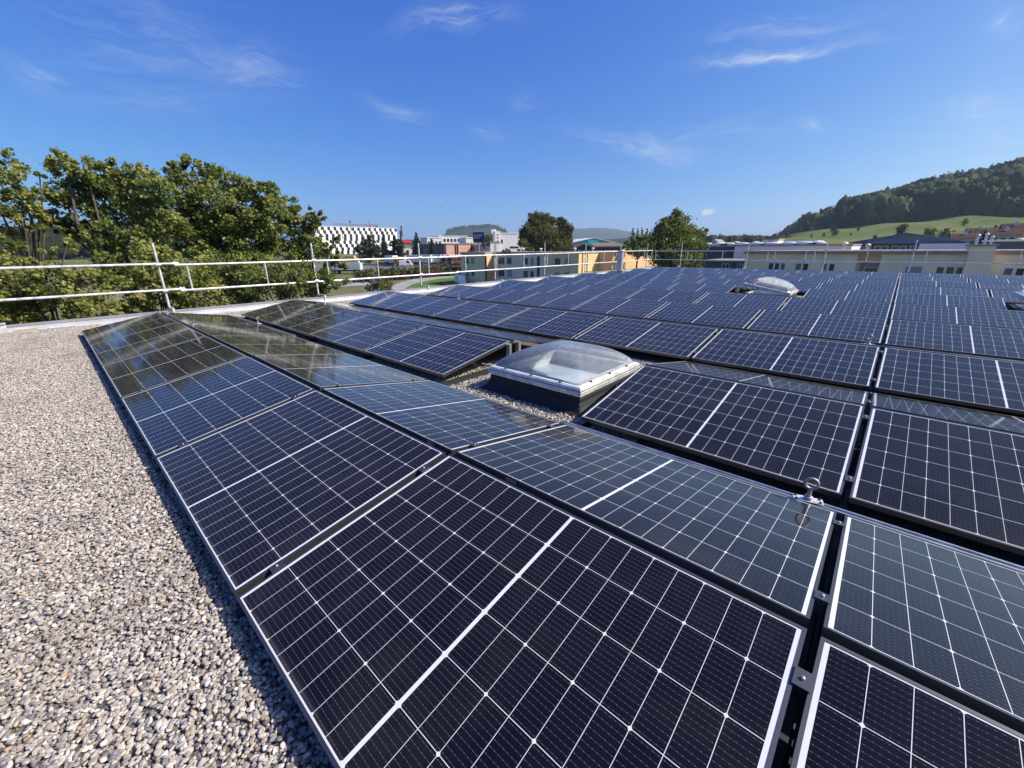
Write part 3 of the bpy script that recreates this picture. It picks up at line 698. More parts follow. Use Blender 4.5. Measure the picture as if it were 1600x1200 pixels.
def polar_mesh(name, azs, ds, zf, material, kind='structure'):
    vs = []; fs = []; n = len(ds)
    for a in azs:
        for d in ds:
            x, y = CAM[0]+d*math.sin(a), CAM[1]+d*math.cos(a); vs.append((x, y, zf(a, d)))
    for i in range(len(azs)-1):
        for j in range(n-1): q = i*n+j; fs.append((q, q+n, q+n+1, q+1))
    me = bpy.data.meshes.new(name); me.from_pydata(vs, [], fs); me.materials.append(material)
    me.polygons.foreach_set('use_smooth', [True]*len(fs)); me.update()
    o = bpy.data.objects.new(name, me); COL.objects.link(o); return tag(o, kind=kind)
polar_mesh('ground', np.linspace(0, 2*math.pi, 145), [.5, 8, 30, 60, 80, 100, 125, 155, 200, 260, 350, 500, 700, 1000, 1600, 3000, 5000, 7000], lambda a, d: ground(d)-.25, M_ground)['label'] = 'dry grassy ground around the building'
def az_of(x, y=385): d = dirp(x, y); return math.atan2(d[0], d[1])
def tan_of(x, y): d = dirp(x, y); return d[2]/math.hypot(d[0], d[1])
# wooded hill with meadow on the right: heights follow three contour lines at rising distance
PX = [1120, 1190, 1230, 1290, 1350, 1400, 1450, 1500, 1530, 1560, 1600, 1680, 1800]
SKY_Y = [375, 376, 368, 350, 336, 320, 306, 297, 290, 286, 279, 268, 255]      # ground skyline (tree tops stand above)
BASE_Y = [377, 376, 368, 356, 353, 347, 342, 339, 338, 337, 336, 335, 334]      # where meadow meets forest
MEAD_Y = [384, 383, 381, 379, 378, 377, 376, 375, 374, 373, 372, 370, 368]
AZS = [az_of(p) for p in PX]
def contour(ys, dist):
    return [CAM[2]+dist*tan_of(p, y) for p, y in zip(PX, ys)]
Z1, Z2, Z3 = contour(MEAD_Y, 330), contour(BASE_Y, 520), contour(SKY_Y, 800)
def hill_z(a, d):
    z0 = ground(d)-.1
    za, zb, zc = (float(np.interp(a, AZS, Z)) for Z in (Z1, Z2, Z3))
    z = float(np.interp(d, [250, 330, 520, 800, 1000, 1500], [ground(250)-3, za, zb, zc, zc-15, zc-90]))
    w = np.clip((d-240)/60, 0, 1)
    return z0*(1-w)+z*w + 1.2*math.sin(d*.045+a*60)*w*(d < 790)
polar_mesh('meadow_hill', np.linspace(AZS[0]-.05, AZS[-1]+.25, 120), [245, 270, 300, 330, 370, 410, 450, 490, 520, 560, 610, 660, 720, 770, 800, 850, 930, 1000, 1500], hill_z, M_meadow)['label'] = 'grassy hillside below the forest on the right'

def forest_mat(name, c1, c2, c3):
    m = bpy.data.materials.new(name); m.use_nodes = True; t = NT(m.node_tree); b = t.n['Principled BSDF']
    tc = t.node('ShaderNodeTexCoord').outputs['Object']
    a = t.node('ShaderNodeAttribute'); a.attribute_name = 'rnd'
    c = t.ramp(a.outputs['Fac'], [(0, c1), (.5, c2), (1, c3)])
    n = t.noise(tc, .9, 5, .7)
    c = t.mix(t.sstep(n, .35, .65), c, t.mix(.45, c, (.02, .028, .01)))
    t.put(b.inputs['Base Color'], c); b.inputs['Roughness'].default_value = .9; b.inputs['Specular IOR Level'].default_value = .1
    bp = t.node('ShaderNodeBump'); bp.inputs['Strength'].default_value = 1.0; bp.inputs['Distance'].default_value = 1.2
    t.put(bp.inputs['Height'], t.noise(tc, 1.6, 4, .7)); t.put(b.inputs['Normal'], bp.outputs[0]); return m
M_wood_far = forest_mat('forest_crowns', (.028, .044, .02), (.062, .085, .032), (.15, .15, .055))
M_wood_dark = forest_mat('dark_forest_crowns', (.022, .036, .015), (.036, .052, .02), (.06, .07, .025))
bmi = bmesh.new(); bmesh.ops.create_icosphere(bmi, subdivisions=3, radius=1); ICOV = np.array([v.co[:] for v in bmi.verts]); ICOF = np.array([[v.index for v in f.verts] for f in bmi.faces]); bmi.free()
def blob_forest(name, label, pos, hs, material, kind='stuff', wid=.42, cat='forest', conifer=0.0, cards=0.0):
    """tree crowns: noisy lumpy shapes standing on the slope, joined into one wood"""
    n = len(pos); V = []; F = []; C = []
    for i in range(n):
        h = hs[i]; d = ICOV.copy(); w = h*wid*(.8+.5*rng.random())
        if rng.random() < conifer:
            t = (d[:, 2]+1)/2; d[:, :2] *= (1.05-t)[:, None]*1.1; w *= .62
        ph = rng.random(9)*6.28
        k = 1+.16*np.sin(d[:, 0]*5+ph[0])*np.sin(d[:, 1]*5+ph[1])+.15*np.sin(d[:, 2]*6+ph[2])*np.sin(d[:, 0]*7+ph[3])+.10*np.sin(d[:, 1]*11+ph[4])*np.sin(d[:, 2]*10+ph[5])+.07*rng.normal(size=len(d))
        d = d*k[:, None]
        P = d*np.array([w, w, h*.52])+np.array(pos[i])+np.array([0, 0, h*.5])
        V.append(P); F.append(ICOF+i*len(ICOV)); C.append(np.full(len(ICOF), rng.random()))
    V = np.concatenate(V); F = np.concatenate(F); C = np.concatenate(C)
    me = bpy.data.meshes.new(name); me.vertices.add(len(V)); me.loops.add(len(F)*3); me.polygons.add(len(F))
    me.vertices.foreach_set('co', V.reshape(-1).astype(np.float32)); me.loops.foreach_set('vertex_index', F.reshape(-1).astype(np.int32))
    me.polygons.foreach_set('loop_start', np.arange(0, len(F)*3, 3, dtype=np.int32)); me.update(calc_edges=True)
    a = me.attributes.new('rnd', 'FLOAT', 'FACE'); a.data.foreach_set('value', C.astype(np.float32)); me.materials.append(material)
    if cards:
        nq = 70; cen = np.repeat(np.array(pos), nq, 0); hh = np.repeat(np.array(hs), nq); dd = rand_dirs(n*nq); dd[:, 2] = np.abs(dd[:, 2])*1.15-.25
        cen = cen+dd*np.stack([hh*wid*1.12, hh*wid*1.12, hh*.55], 1)*(.85+.35*rng.random(n*nq))[:, None]; cen[:, 2] += hh*.52
        tone = np.repeat(rng.random(n), nq)*.6+rng.random(n*nq)*.4
        tmp = leaf_obj('tmp', cen, cards*(.6+.8*rng.random(n*nq)), OVAL, material, None, .5, tone)
        bm_ = bmesh.new(); bm_.from_mesh(me); bm_.from_mesh(tmp.data); bm_.to_mesh(me); bm_.free(); bpy.data.objects.remove(tmp)
    o = bpy.data.objects.new(name, me); COL.objects.link(o); return tag(o, label, cat, None, kind)
pos, hs = [], []
for _ in range(1500):
    px = rng.uniform(1215, 1760); a = az_of(px); d = rng.uniform(522, 830)
    if px < 1250 and d < 640 + (1250-px)*4: continue
    pos.append((CAM[0]+d*math.sin(a), CAM[1]+d*math.cos(a), hill_z(a, d)-1.5)); hs.append(rng.choice([11, 14, 17, 20, 25])*rng.uniform(.85, 1.12)*(1.0 if px > 1300 else .75))
blob_forest('hill_forest', 'dense dark mixed forest covering the top of the hill on the right', pos, hs, M_wood_far, wid=.36, cards=2.6)

def ridge(name, D, prof, material, depth=.25, bump=0.0, label=None, lo=None):
    """a far hill: crest line given by picture points at distance D"""
    xs = [p[0] for p in prof]; az = [az_of(p[0]) for p in prof]; zs = [CAM[2]+D*tan_of(*p) for p in prof]
    def zf(a, d):
        zc = float(np.interp(a, az, zs)); g = ground(d)-1
        f = np.interp(d/D, [1-depth, 1-depth*.55, 1, 1+depth], [0, .62, 1, 0])
        nse = bump*(math.sin(a*D*.045)+.7*math.sin(a*D*.11+d*.03)+.6*math.sin(a*D*.23+d*.11))*f
        return g+(zc-g)*f+nse
    o = polar_mesh(name, np.linspace(az[0], az[-1], 260), list(np.linspace(D*(1-depth), D, 14))+[D*(1+depth*.5), D*(1+depth)], zf, material)
    if label: o['label'] = label
    return zf
M_hillf = terr_mat('far_forest_hill', (.022, .034, .018), (.032, .044, .02), (.016, .025, .012), .01, .04)
ridge('castle_hill', 2600, [(655, 383), (685, 372), (702, 362), (722, 357.5), (745, 355.5), (768, 354.5), (780, 357), (792, 362.5), (805, 368), (840, 372), (880, 376), (930, 384)], M_hillf, .2, 1.5, 'dark wooded hill with a small fortress on its crest')
ridge('blue_mountain', 5200, [(770, 366), (800, 364), (840, 362), (880, 359.5), (905, 357), (930, 355.8), (955, 357), (975, 360.5), (995, 365), (1030, 370), (1100, 376), (1180, 383)], M_hillf, .2, 2, 'long bluish wooded mountain on the horizon')
ridge('low_hills', 1700, [(540, 386), (560, 378), (600, 376), (640, 375), (690, 377), (760, 378), (860, 375), (940, 374), (990, 371.5), (1060, 370.5), (1110, 369.5), (1150, 370.5), (1190, 372), (1230, 376), (1260, 381)], M_hillf, .3, 1.2, 'low wooded hills beyond the town')
lz = ridge('left_hill', 520, [(-260, 380), (-120, 374), (-20, 377), (30, 377.5), (80, 377), (130, 377), (190, 380), (260, 382), (400, 384), (520, 388)], M_hillf, .35, .4, 'wooded hillside behind the maples on the left')
pos, hs = [], []
for _ in range(700):
    px = rng.uniform(-240, 330); a = az_of(px); d = rng.uniform(345, 525)
    pos.append((CAM[0]+d*math.sin(a), CAM[1]+d*math.cos(a), lz(a, d)-2)); hs.append(rng.uniform(8, 13))
blob_forest('hillside_forest', 'hazy dark green forest on the hillside behind the maples', pos, hs, M_wood_dark, wid=.5, cards=1.8)
pos, hs = [], []
for _ in range(330):
    px = rng.uniform(1085, 1235); a = az_of(px); d = rng.uniform(420, 900)
    y = np.interp(d, [420, 900], [384, 374.5]); P = (CAM[0]+d*math.sin(a), CAM[1]+d*math.cos(a)); pos.append((P[0], P[1], CAM[2]+d*tan_of(px, y)-7)); hs.append(rng.uniform(8, 15))
blob_forest('distant_woods', 'belt of distant woods between the birch and the hill', pos, hs, M_wood_dark, wid=.5, conifer=.25, cards=2.0)
pos, hs = [], []
for _ in range(160):
    px = rng.uniform(700, 792); a = az_of(px); d = 2600+rng.uniform(-60, 0); yy = np.interp(px, [700, 722, 745, 768, 780, 792], [362.5, 357.5, 355.5, 354.5, 357, 362.5])
    pos.append((CAM[0]+d*math.sin(a), CAM[1]+d*math.cos(a), CAM[2]+d*tan_of(px, yy)-8)); hs.append(rng.uniform(12, 24))
blob_forest('crest_trees', 'line of far trees along the crest of the castle hill', pos, hs, M_wood_dark, wid=.4)

# ------------------------------------------------------------------ road, lawn, yard (ground level, west of the building)
def sheet(name, pts, d_list, material, lift, label, kind='structure'):
    """flat patch following the ground; pts are picture points brought to the ground at their depths"""
    vs = []
    for (x, y), d in zip(pts, d_list):
        P = at(x, 386, d); vs.append((P[0], P[1], gz(P)+lift))
    me = bpy.data.meshes.new(name); me.from_pydata(vs, [], [tuple(range(len(vs)))]); me.materials.append(material); me.update()
    o = bpy.data.objects.new(name, me); COL.objects.link(o); return tag(o, label, None, None, kind)
def ground_depth(x, y):
    lo, hi = 20.0, 340.0
    for _ in range(50):
        m_ = (lo+hi)/2; P = at(x, y, m_)
        if P[2] > gz(P)-.2: lo = m_
        else: hi = m_
    return lo
def strip(name, left, right, material, lift, label):
    vs = []; fs = []
    for (a, b_) in zip(left, right):
        for (x, y) in (a, b_):
            d = ground_depth(x, y); P = at(x, y, d); vs.append((P[0], P[1], gz(P)+lift))
    for i in range(len(left)-1): fs.append((2*i, 2*i+1, 2*i+3, 2*i+2))
    me = bpy.data.meshes.new(name); me.from_pydata(vs, [], fs); me.materials.append(material); me.update()
    o = bpy.data.objects.new(name, me); COL.objects.link(o); return tag(o, label, None, None, 'structure')
strip('curved_road', [(600, 470), (606, 455), (614, 446), (628, 440), (648, 436), (672, 433), (700, 431), (730, 429)], [(622, 470), (628, 458), (634, 450), (645, 444.5), (662, 440), (684, 436), (712, 433.3), (740, 431)], M_road, -.19, 'pale curved access road around the lawn')
strip('lawn', [(622, 470), (628, 458), (634, 450), (645, 444.5), (662, 440), (684, 436), (712, 433.3), (740, 431)], [(760, 470), (760, 462), (760, 456), (760, 450), (760, 446), (760, 442), (760, 438), (760, 434)], M_lawn, -.16, 'bright green mown lawn below the parapet')
strip('yard', [(480, 423), (560, 421), (640, 420), (735, 419)], [(480, 414), (560, 413), (640, 412), (735, 411)], M_asph, -.13, 'asphalt truck yard')
strip('street', [(480, 452), (540, 448), (575, 446), (600, 445)], [(480, 440), (540, 438), (575, 437), (600, 436)], M_road, -.17, 'pale street beyond the maples')

# ------------------------------------------------------------------ buildings
def colmat(name, col, rough=.8, var=.12): return mat(name, col, rough, var=var, vscale=.25, spec=.12)
M_olive = colmat('olive_render', (.70, .56, .37)); M_olive2 = colmat('grey_olive_render', (.72, .64, .52)); M_yellow = colmat('yellow_render', (.72, .52, .25)); M_apric = colmat('apricot_render', (.74, .47, .24))
M_beige = colmat('beige_render', (.85, .72, .51)); M_roofg = colmat('roof_gravel_grey', (.30, .28, .26)); M_copper = colmat('copper_flashing', (.45, .25, .16), .6)
M_shut = colmat('grey_shutter', (.30, .30, .30), .6); M_red = colmat('red_paint', (.45, .045, .04), .4)
def house(name, label, x0, x1, y0, y1, z1, wallm, roofm=None, cat='building', zlow=None, group=None, over=.15):
    z0 = min(gz((x, y)) for x in (x0, x1) for y in (y0, y1))-1.0 if zlow is None else zlow
    t = thing(name, label, cat, ((x0+x1)/2, (y0+y1)/2, z0), 0, group)
    part(MB().box(x0, x1, y0, y1, z0, z1), 'wall', wallm, t)
    part(MB().box(x0-over, x1+over, y0-over, y1+over, z1+.003, z1+.28), 'roof', roofm or M_roofg, t)
    return t
def window(root, a, b, z0, z1, yq, axis='y', pane=None, framem=None, name='window', sgn=-1, mull=1):
    """recess-looking window on a wall plane: frame with pane and mullions; spans a..b along the wall"""
    f = MB(); w = .08; dep = .06
    def bx(mb, a0, a1, z_0, z_1, d0, d1):
        if axis == 'y': mb.box(a0, a1, min(yq+sgn*d0, yq+sgn*d1), max(yq+sgn*d0, yq+sgn*d1), z_0, z_1)
        else: mb.box(min(yq+sgn*d0, yq+sgn*d1), max(yq+sgn*d0, yq+sgn*d1), a0, a1, z_0, z_1)
    bx(f, a, b, z0, z0+w, .003, dep); bx(f, a, b, z1-w, z1, .003, dep); bx(f, a, a+w, z0+w, z1-w, .003, dep); bx(f, b-w, b, z0+w, z1-w, .003, dep)
    for i in range(1, mull+1):
        c = a+(b-a)*i/(mull+1); bx(f, c-w*.5, c+w*.5, z0+w, z1-w, .003, dep)
    fo = part(f, name, framem or M_white, root)
    p = MB(); bx(p, a+w, b-w, z0+w, z1-w, .004, .03); po = p.build('pane', pane or M_pane, None); po.parent = fo
    return fo
# olive and yellow apartment block
YO = 71.5
c905 = on_y(905, 397, YO); xl = on_y(720, 397, YO-3)[0]; xm = on_y(772, 397, YO)[0]; xr_ = c905[0]
t = thing('apartment_block', 'olive apartment block with sunlit yellow side behind the left railing', 'building', ((xl+xr_)/2, YO+15, -8.3))
ztop = CAM[2]+(YO-CAM[1])*(dirp(840, 396)[2]/dirp(840, 396)[1])
yA = on_x(936, 397, xr_)[1]; yB = on_x(1013, 397, xr_)[1]; xstep = xr_+3.2
part(MB().box(xl, xm-.01, YO-3, YO+12, -9, ztop), 'left_wing', M_olive, t)
xa, xb = on_y(850, 397, YO)[0], xr_
part(MB().box(xm, xa-.01, YO, YO+14, -9, ztop-.02), 'middle_wing', M_olive2, t)
part(MB().box(xa, xb-.12, YO-.1, YO+14, -9, ztop-.01), 'right_wing', M_olive, t)
part(MB().box(xb-.11, xb, YO-.08, yA, -9, ztop-.012), 'yellow_side_wall', M_yellow, t)
part(MB().box(xb-9, xstep, yA+.003, yB, -9, ztop-.014), 'apricot_wing', M_apric, t)
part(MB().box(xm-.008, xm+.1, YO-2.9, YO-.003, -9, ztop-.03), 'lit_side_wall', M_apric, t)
for nm, (x0, x1, y0, y1) in {'roof': (xl-.2, xm+.15, YO-3.2, YO+12), }.items(): part(MB().box(x0, x1, y0, y1, ztop+.004, ztop+.3), nm, M_roofg, t)
part(MB().box(xm+.16, xb+.1, YO-.25, yA-.01, ztop+.002, ztop+.3), 'roof', M_roofg, t)
part(MB().box(xb-9, xstep+.12, yA, yB+.1, ztop+.002, ztop+.3), 'roof', M_roofg, t)
def zpix(x, y, Y): return CAM[2]+(Y-CAM[1])*(dirp(x, y)[2]/dirp(x, y)[1])
for row in (0, 1, 2):
    zb = ztop-2.35-row*2.75
    for (p0, p1, Y, wide) in [(728, 732.5, YO-3, 0), (736, 741, YO-3, 0), (779, 788, YO, 1), (792.5, 799.5, YO, 0), (818, 825, YO, 1), (829, 834, YO, 0), (867, 875.5, YO-.1, 1), (883, 890, YO-.1, 1)]:
        a, b_ = on_y(p0, 410, Y)[0], on_y(p1, 410, Y)[0]
        window(t, a, b_, zb, zb+1.45, Y, pane=[M_pane, M_shut, M_dark][(int(p0)+row) % 3], framem=M_shut, mull=wide)
for (p0, p1, Y) in [(757.5, 760.5, YO-3), (839, 843.5, YO)]:
    a, b_ = on_y(p0, 410, Y)[0], on_y(p1, 410, Y)[0]
    part(MB().box(a, b_, Y-.03, Y-.004, -8, ztop-.6), 'stair_window', M_dark, t)
ya, yb = on_x(960, 410, xstep)[1], on_x(974, 410, xstep)[1]
window(t, ya, yb, ztop-3.2, ztop-1.2, xstep, axis='x', pane=M_white, sgn=1, mull=1)
for p0 in (910, 917.5):
    ya = on_x(p0, 405, xb)[1]; part(MB().tube([(xb+.12, ya, -8), (xb+.12, ya, ztop)], .08, 8), 'drain_pipe', M_shut, t)
def vent(px, py, d, lab, s=1.0, name='roof_vent', grp='small vents on the roofs beyond', base=None):
    P = at(px, py, d); z0 = P[2] if base is None else base
    t = thing(name, lab, 'vent', (P[0], P[1], z0), 0, grp)
    MB().lathe([(.30*s, 0), (.30*s, .7*s), (.32*s, .7*s)], 12).build('pipe', M_flash, t); MB().lathe([(.001, 1.1*s), (.3*s, 1.05*s), (.5*s, .85*s), (.48*s, .72*s), (.1*s, .71*s)], 12).build('cap', M_white, t)
for px, w in ((817, 'beside the weeping birch'), (845, 'before the weeping birch'), (898, 'left above the yellow wall'), (926, 'right above the yellow wall')):
    vent(px, 396, 90, f'white capped roof vent on the apartment block roof, {w}', .72, base=ztop+.3)

# beige block on the right, parallel to the far parapet
YB = 70.0
bx0, bx1 = on_y(1165, 400, YB)[0], on_y(1760, 400, YB)[0]
zt = zpix(1300, 397, YB)
t = thing('beige_building', 'long beige apartment building behind the far parapet with copper roof edge', 'building', ((bx0+bx1)/2, YB+7, -9))
xs_ = [on_y(p, 400, YB)[0] for p in (1341, 1378)]
part(MB().box(bx0, xs_[0], YB, YB+14, -9, zt), 'wall', M_beige, t); part(MB().box(xs_[0]+.003, xs_[1], YB+1.5, YB+13.9, -9, zt-.01), 'recess_wall', M_beige, t); part(MB().box(xs_[1]+.003, bx1, YB-.05, YB+14, -9, zt-.005), 'wall', M_beige, t)
part(MB().box(bx0-.25, bx1, YB-.35, YB+14.2, zt+.004, zt+.22), 'roof', M_copper, t)
part(MB().box(bx0-.1, bx1, YB-.2, YB+14, zt+.224, zt+.40), 'roof_deck', M_roofg, t)
def winrow(Y, spec, zc0, zc1):
    for (p0, p1, pm) in spec:
        a, b_ = on_y(p0, 418, Y)[0], on_y(p1, 418, Y)[0]; window(t, a, b_, zpix(1300, zc1, Y), zpix(1300, zc0, Y), Y, pane=pm, mull=0)
M_brown = colmat('brown_blind', (.12, .055, .04), .5); M_bluep = mat('bluish_pane', (.10, .13, .17), .1)
winrow(YB, [(1200, 1208.5, M_dark), (1209.5, 1218, M_dark), (1219, 1227, M_bluep), (1242, 1252.5, M_bluep), (1253.5, 1263.5, M_dark), (1283, 1293, M_bluep), (1294.5, 1304.5, M_brown)], 411.5, 425)
winrow(YB-.05, [(1414, 1443, M_shut), (1463, 1477, M_dark), (1478.5, 1493, M_dark), (1494.5, 1509, M_dark), (1569, 1586, M_bluep), (1588, 1604, M_dark), (1606, 1622, M_dark)], 413.5, 428)
winrow(YB, [(1200, 1208.5, M_dark), (1209.5, 1218, M_dark), (1219, 1227, M_bluep), (1242, 1252.5, M_bluep), (1253.5, 1263.5, M_dark)], 437, 451)
part(MB().box(xs_[0]+.3, xs_[1]-.1, YB+1.42, YB+1.49, zpix(1360, 432, YB), zpix(1360, 411, YB)), 'loggia_back', M_shut, t)
a, b_ = on_y(1349, 420, YB)[0], on_y(1372, 420, YB)[0]
window(t, a, b_, zpix(1360, 428, YB), zpix(1360, 418, YB), YB+1.41, pane=M_dark, mull=0)
sx0, sx1 = on_y(1513, 400, YB-2)[0], on_y(1552, 400, YB-2)[0]
part(MB().box(sx0, sx1, YB-2, YB+3, -9, zpix(1530, 384.5, YB-2)), 'stair_tower', M_beige, t)
part(MB().box(sx0-.2, sx1+.2, YB-2.2, YB+3.1, zpix(1530, 384.5, YB-2)+.003, zpix(1530, 382, YB-2)), 'tower_roof', M_roofg, t)
ztw = zpix(1530, 382, YB-2)
for i, (px, pw, ph) in enumerate([(1524, 2.4, 9), (1537, 2.0, 10), (1547, 1.6, 7)]):
    x = on_y(px, 380, YB)[0]; w = pw/15
    tt = thing('roof_flue', f'pale metal flue on the stair tower roof, {ORD[i]} from the left', 'vent', (x, YB-.5, ztw), 0, 'flues on the stair tower')
    MB().tube([(0, 0, 0), (0, 0, ph*.1)], w*.8, 10).build('pipe', M_flash, tt); MB().lathe([(w*1.3, ph*.1), (w*1.2, ph*.1+.12), (.001, ph*.1+.2)], 10).build('cap', M_white, tt)
for px, py, lab, s in [(1316, 396.5, 'white mushroom vent on the beige building roof, left of the loggia', 1.1), (1353, 396.5, 'small white vent on the beige building roof above the loggia', .8), (1587, 396, 'big white mushroom vent on the beige building roof near the right edge', 1.4)]:
    P = on_y(px, py, YB+2); vent(px, py, 70, lab, s, base=zt+.40)

# hall before the hill as two blocks, shaded face painted dark grey
def slab(name, label, p0, p1, Y, ytop, depth, wallm, roofm=None, ybot=None, cat='building', group=None):
    x0, x1 = on_y(p0, ytop, Y)[0], on_y(p1, ytop, Y)[0]; z1 = zpix((p0+p1)/2, ytop, Y)
    return house(name, label, x0, x1, Y, Y+depth, z1, wallm, roofm, cat, group=group), x0, x1, z1
M_dgrey = colmat('dark_grey_cladding', (.085, .09, .11), .55); M_lgrey = colmat('pale_grey_cladding', (.72, .70, .68), .55); M_bluer = colmat('dark_blue_metal', (.12, .17, .25), .4)
t, x0, x1, z1 = slab('shaded_hall_end', 'shaded hall end right of the birch, shade put into its dark grey', 1075, 1148, 100, 386, 30, M_dgrey)
for i in range(8):
    a = x0+(x1-x0)*(i+.1)/8; part(MB().box(a, a+.05, 99.93, 99.99, -6, z1), 'cladding_rib', M_dgrey, t)
t, x0, x1, z1 = slab('pale_grey_hall', 'long pale grey hall with white roof domes behind the beige building', 1148.5, 1331, 98, 384.5, 24, M_lgrey)
for i in range(9):
    a = x0+(x1-x0)*(i+.5)/9; part(MB().box(a-.04, a+.04, 97.93, 97.99, -6, z1), 'cladding_rib', M_lgrey, t)
k = 0
for px in (1103, 1125, 1138, 1160, 1182, 1205, 1232, 1258, 1277):
    k += 1; P = on_y(px, 384, 106); s = .9+.3*rng.random()
    tt = thing('roof_dome', f'white domed rooflight on the grey halls, {ORD[k-1]} from the left', 'rooflight', (P[0], 106, z1+.30), 0, 'white rooflights on the grey halls')
    MB().box(-1.7*s, 1.7*s, -.8, .8, -.2, .25).build('curb', M_flash, tt)
    b = MB(); b.lathe([(1.6*s, .251), (1.5*s, .55), (1.15*s, .85), (.6*s, 1.0), (.001, 1.05)], 16); o = b.build('dome', M_white, tt); o.scale = (1, .5, .55)
t, x0, x1, z1 = slab('low_dark_annex', 'low dark annex with barred windows below the grey hall', 1100, 1163, 84, 409, 10, colmat('dark_render', (.10, .095, .085)))
for p0, p1 in ((1152, 1161), (1128, 1140)):
    a, b_ = on_y(p0, 415, 84)[0], on_y(p1, 415, 84)[0]; window(t, a, b_, zpix(1150, 420, 84), zpix(1150, 412, 84), 84, pane=M_dark)
t, x0, x1, z1 = slab('plant_room', 'pale plant room with dark louvre on the pale hall roof', 1191, 1216, 112, 375, 6, M_lgrey)
part(MB().box(on_y(1200, 380, 112)[0], on_y(1209, 380, 112)[0], 111.9, 111.99, z1-2, z1-.2), 'louvre', M_dgrey, t)
t, x0, x1, z1 = slab('low_white_roof_shed', 'low shed with long whitish roof at the foot of the meadow', 1216, 1276, 125, 378, 10, M_lgrey, M_white)
# dark blue hall with low gable
def gable(name, label, p0, p1, Y, yeave, yridge, depth, wallm, roofm, cat='building', group=None, over=.5, apex=.5, zlow=None):
    x0, x1 = on_y(p0, yeave, Y)[0], on_y(p1, yeave, Y)[0]; ze = zpix((p0+p1)/2, yeave, Y); zr = zpix((p0+p1)/2, yridge, Y); xa = x0+(x1-x0)*apex
    zb = (min(gz((x, y)) for x in (x0, x1) for y in (Y, Y+depth))-1) if zlow is None else zlow
    t = thing(name, label, cat, ((x0+x1)/2, Y+depth/2, zb), 0, group)
    part(MB().prism([(x0, Y, zb), (x1, Y, zb), (x1, Y, ze), (xa, Y, zr), (x0, Y, ze)], (0, depth, 0)), 'wall', wallm, t)
    th = .22
    def sl(xe, ze_):
        dx = (xe-xa); ex = xe+math.copysign(over, dx); ez = ze_+(ze_-zr)/abs(dx)*over
        return [(xa, Y-over, zr+.02), (ex, Y-over, ez+.02), (ex, Y-over, ez+th), (xa, Y-over, zr+th)]
    part(MB().prism(sl(x0, ze), (0, depth+2*over, 0)).prism(sl(x1, ze), (0, depth+2*over, 0)), 'roof', roofm, t)
    return t, x0, x1, ze, zr, xa
t, x0, x1, ze, zr, xa = gable('blue_gabled_hall', 'wide hall with dark blue low gable above a strip of windows', 1333, 1507, 120, 378.5, 365.5, 30, M_bluer, M_bluer, over=.7)
a0 = x0+.6
part(MB().box(x0+.2, x1-.2, 119.93, 119.995, ze-2.7, ze-.25), 'window_band', M_dark, t)
for i in range(16):
    a = x0+1+(x1-x0-2)*i/16
    if i % 3 != 2: window(t, a, a+1.3, ze-2.2, ze-.7, 119.92, pane=M_pane, mull=0)
part(MB().box(x1-6.2, x1+.4, 117, 119.9, -3, ze-.3), 'pale_stair_block', M_lgrey, t)
# red roofed houses climbing the hill at the right edge
M_tile = colmat('red_brown_tiles', (.07, .026, .02), .8, .3); M_tile2 = colmat('dark_brown_tiles', (.05, .026, .022), .8, .3)
hl = [(1490, 1530, 150, 371, 364, M_tile, 'low brick-red roofed house nearest the blue hall'), (1522, 1560, 158, 366, 358, M_tile2, 'brown-roofed house behind the stair tower flues'), (1548, 1592, 150, 366, 357, M_tile, 'red-roofed house with pale chimney right of the flues'),
      (1570, 1620, 175, 359, 348, M_tile2, 'highest dark-roofed house at the right edge of the picture'), (1515, 1555, 185, 360, 355.5, M_tile, 'long red roof with white ridge panel on the slope'), (1600, 1660, 160, 366, 355, M_tile, 'red-roofed house cut by the right edge')]
for (p0, p1, Y, ye, yr_, rm, lab) in hl:
    x0, x1 = on_y(p0, ye, Y)[0], on_y(p1, ye, Y)[0]; ze, zr = zpix((p0+p1)/2, ye, Y), zpix((p0+p1)/2, yr_, Y); zb = -6
    t = thing('tiled_house', lab, 'house', ((x0+x1)/2, Y+5, zb), 0, 'tiled houses on the slope')
    part(MB().box(x0, x1, Y, Y+10, zb, ze), 'wall', colmat('house_wall', (.55, .5, .42)), t)
    part(MB().prism([(x0-.5, Y-.6, ze-.2), (x0-.5, Y+10.6, ze-.2), (x0-.5, Y+5, zr)], (x1-x0+1, 0, 0)), 'roof', rm, t)
    cx = x0+(x1-x0)*(.35+.3*rng.random()); part(MB().box(cx-.3, cx+.3, Y+3, Y+3.6, ze, zr+.5), 'chimney', M_white, t)
    for q in (.2, .5, .8):
        xx = x0+(x1-x0)*q; window(t, xx-.5, xx+.5, ze-1.9, ze-.6, Y, mull=0)
    zz = [zr-1.2, zr-.2]
t, *_ = slab('bluish_flat_hall', 'bluish grey flat hall behind the beige building at the right edge', 1560, 1640, 95, 377, 18, M_dgrey, M_white)
# small white houses in the town strip
for i, (p0, p1, Y, ye, yr_, lab) in enumerate([(1108, 1124, 230, 380, 374.5, 'small pale gabled house between birch and conifer'), (1142, 1153, 300, 381, 377.5, 'small far gabled house right of the dark conifer'), (1170, 1184, 260, 382, 377.5, 'white gabled house left of the plant room')]):
    t, x0, x1, ze, zr, xa = gable('gabled_house', lab, p0, p1, Y, ye, yr_, 10, M_white, M_roofg, 'house', 'small far houses', .4)
    window(t, xa-1.2, xa+1.2, ze-.6, ze+.7, Y, mull=1)

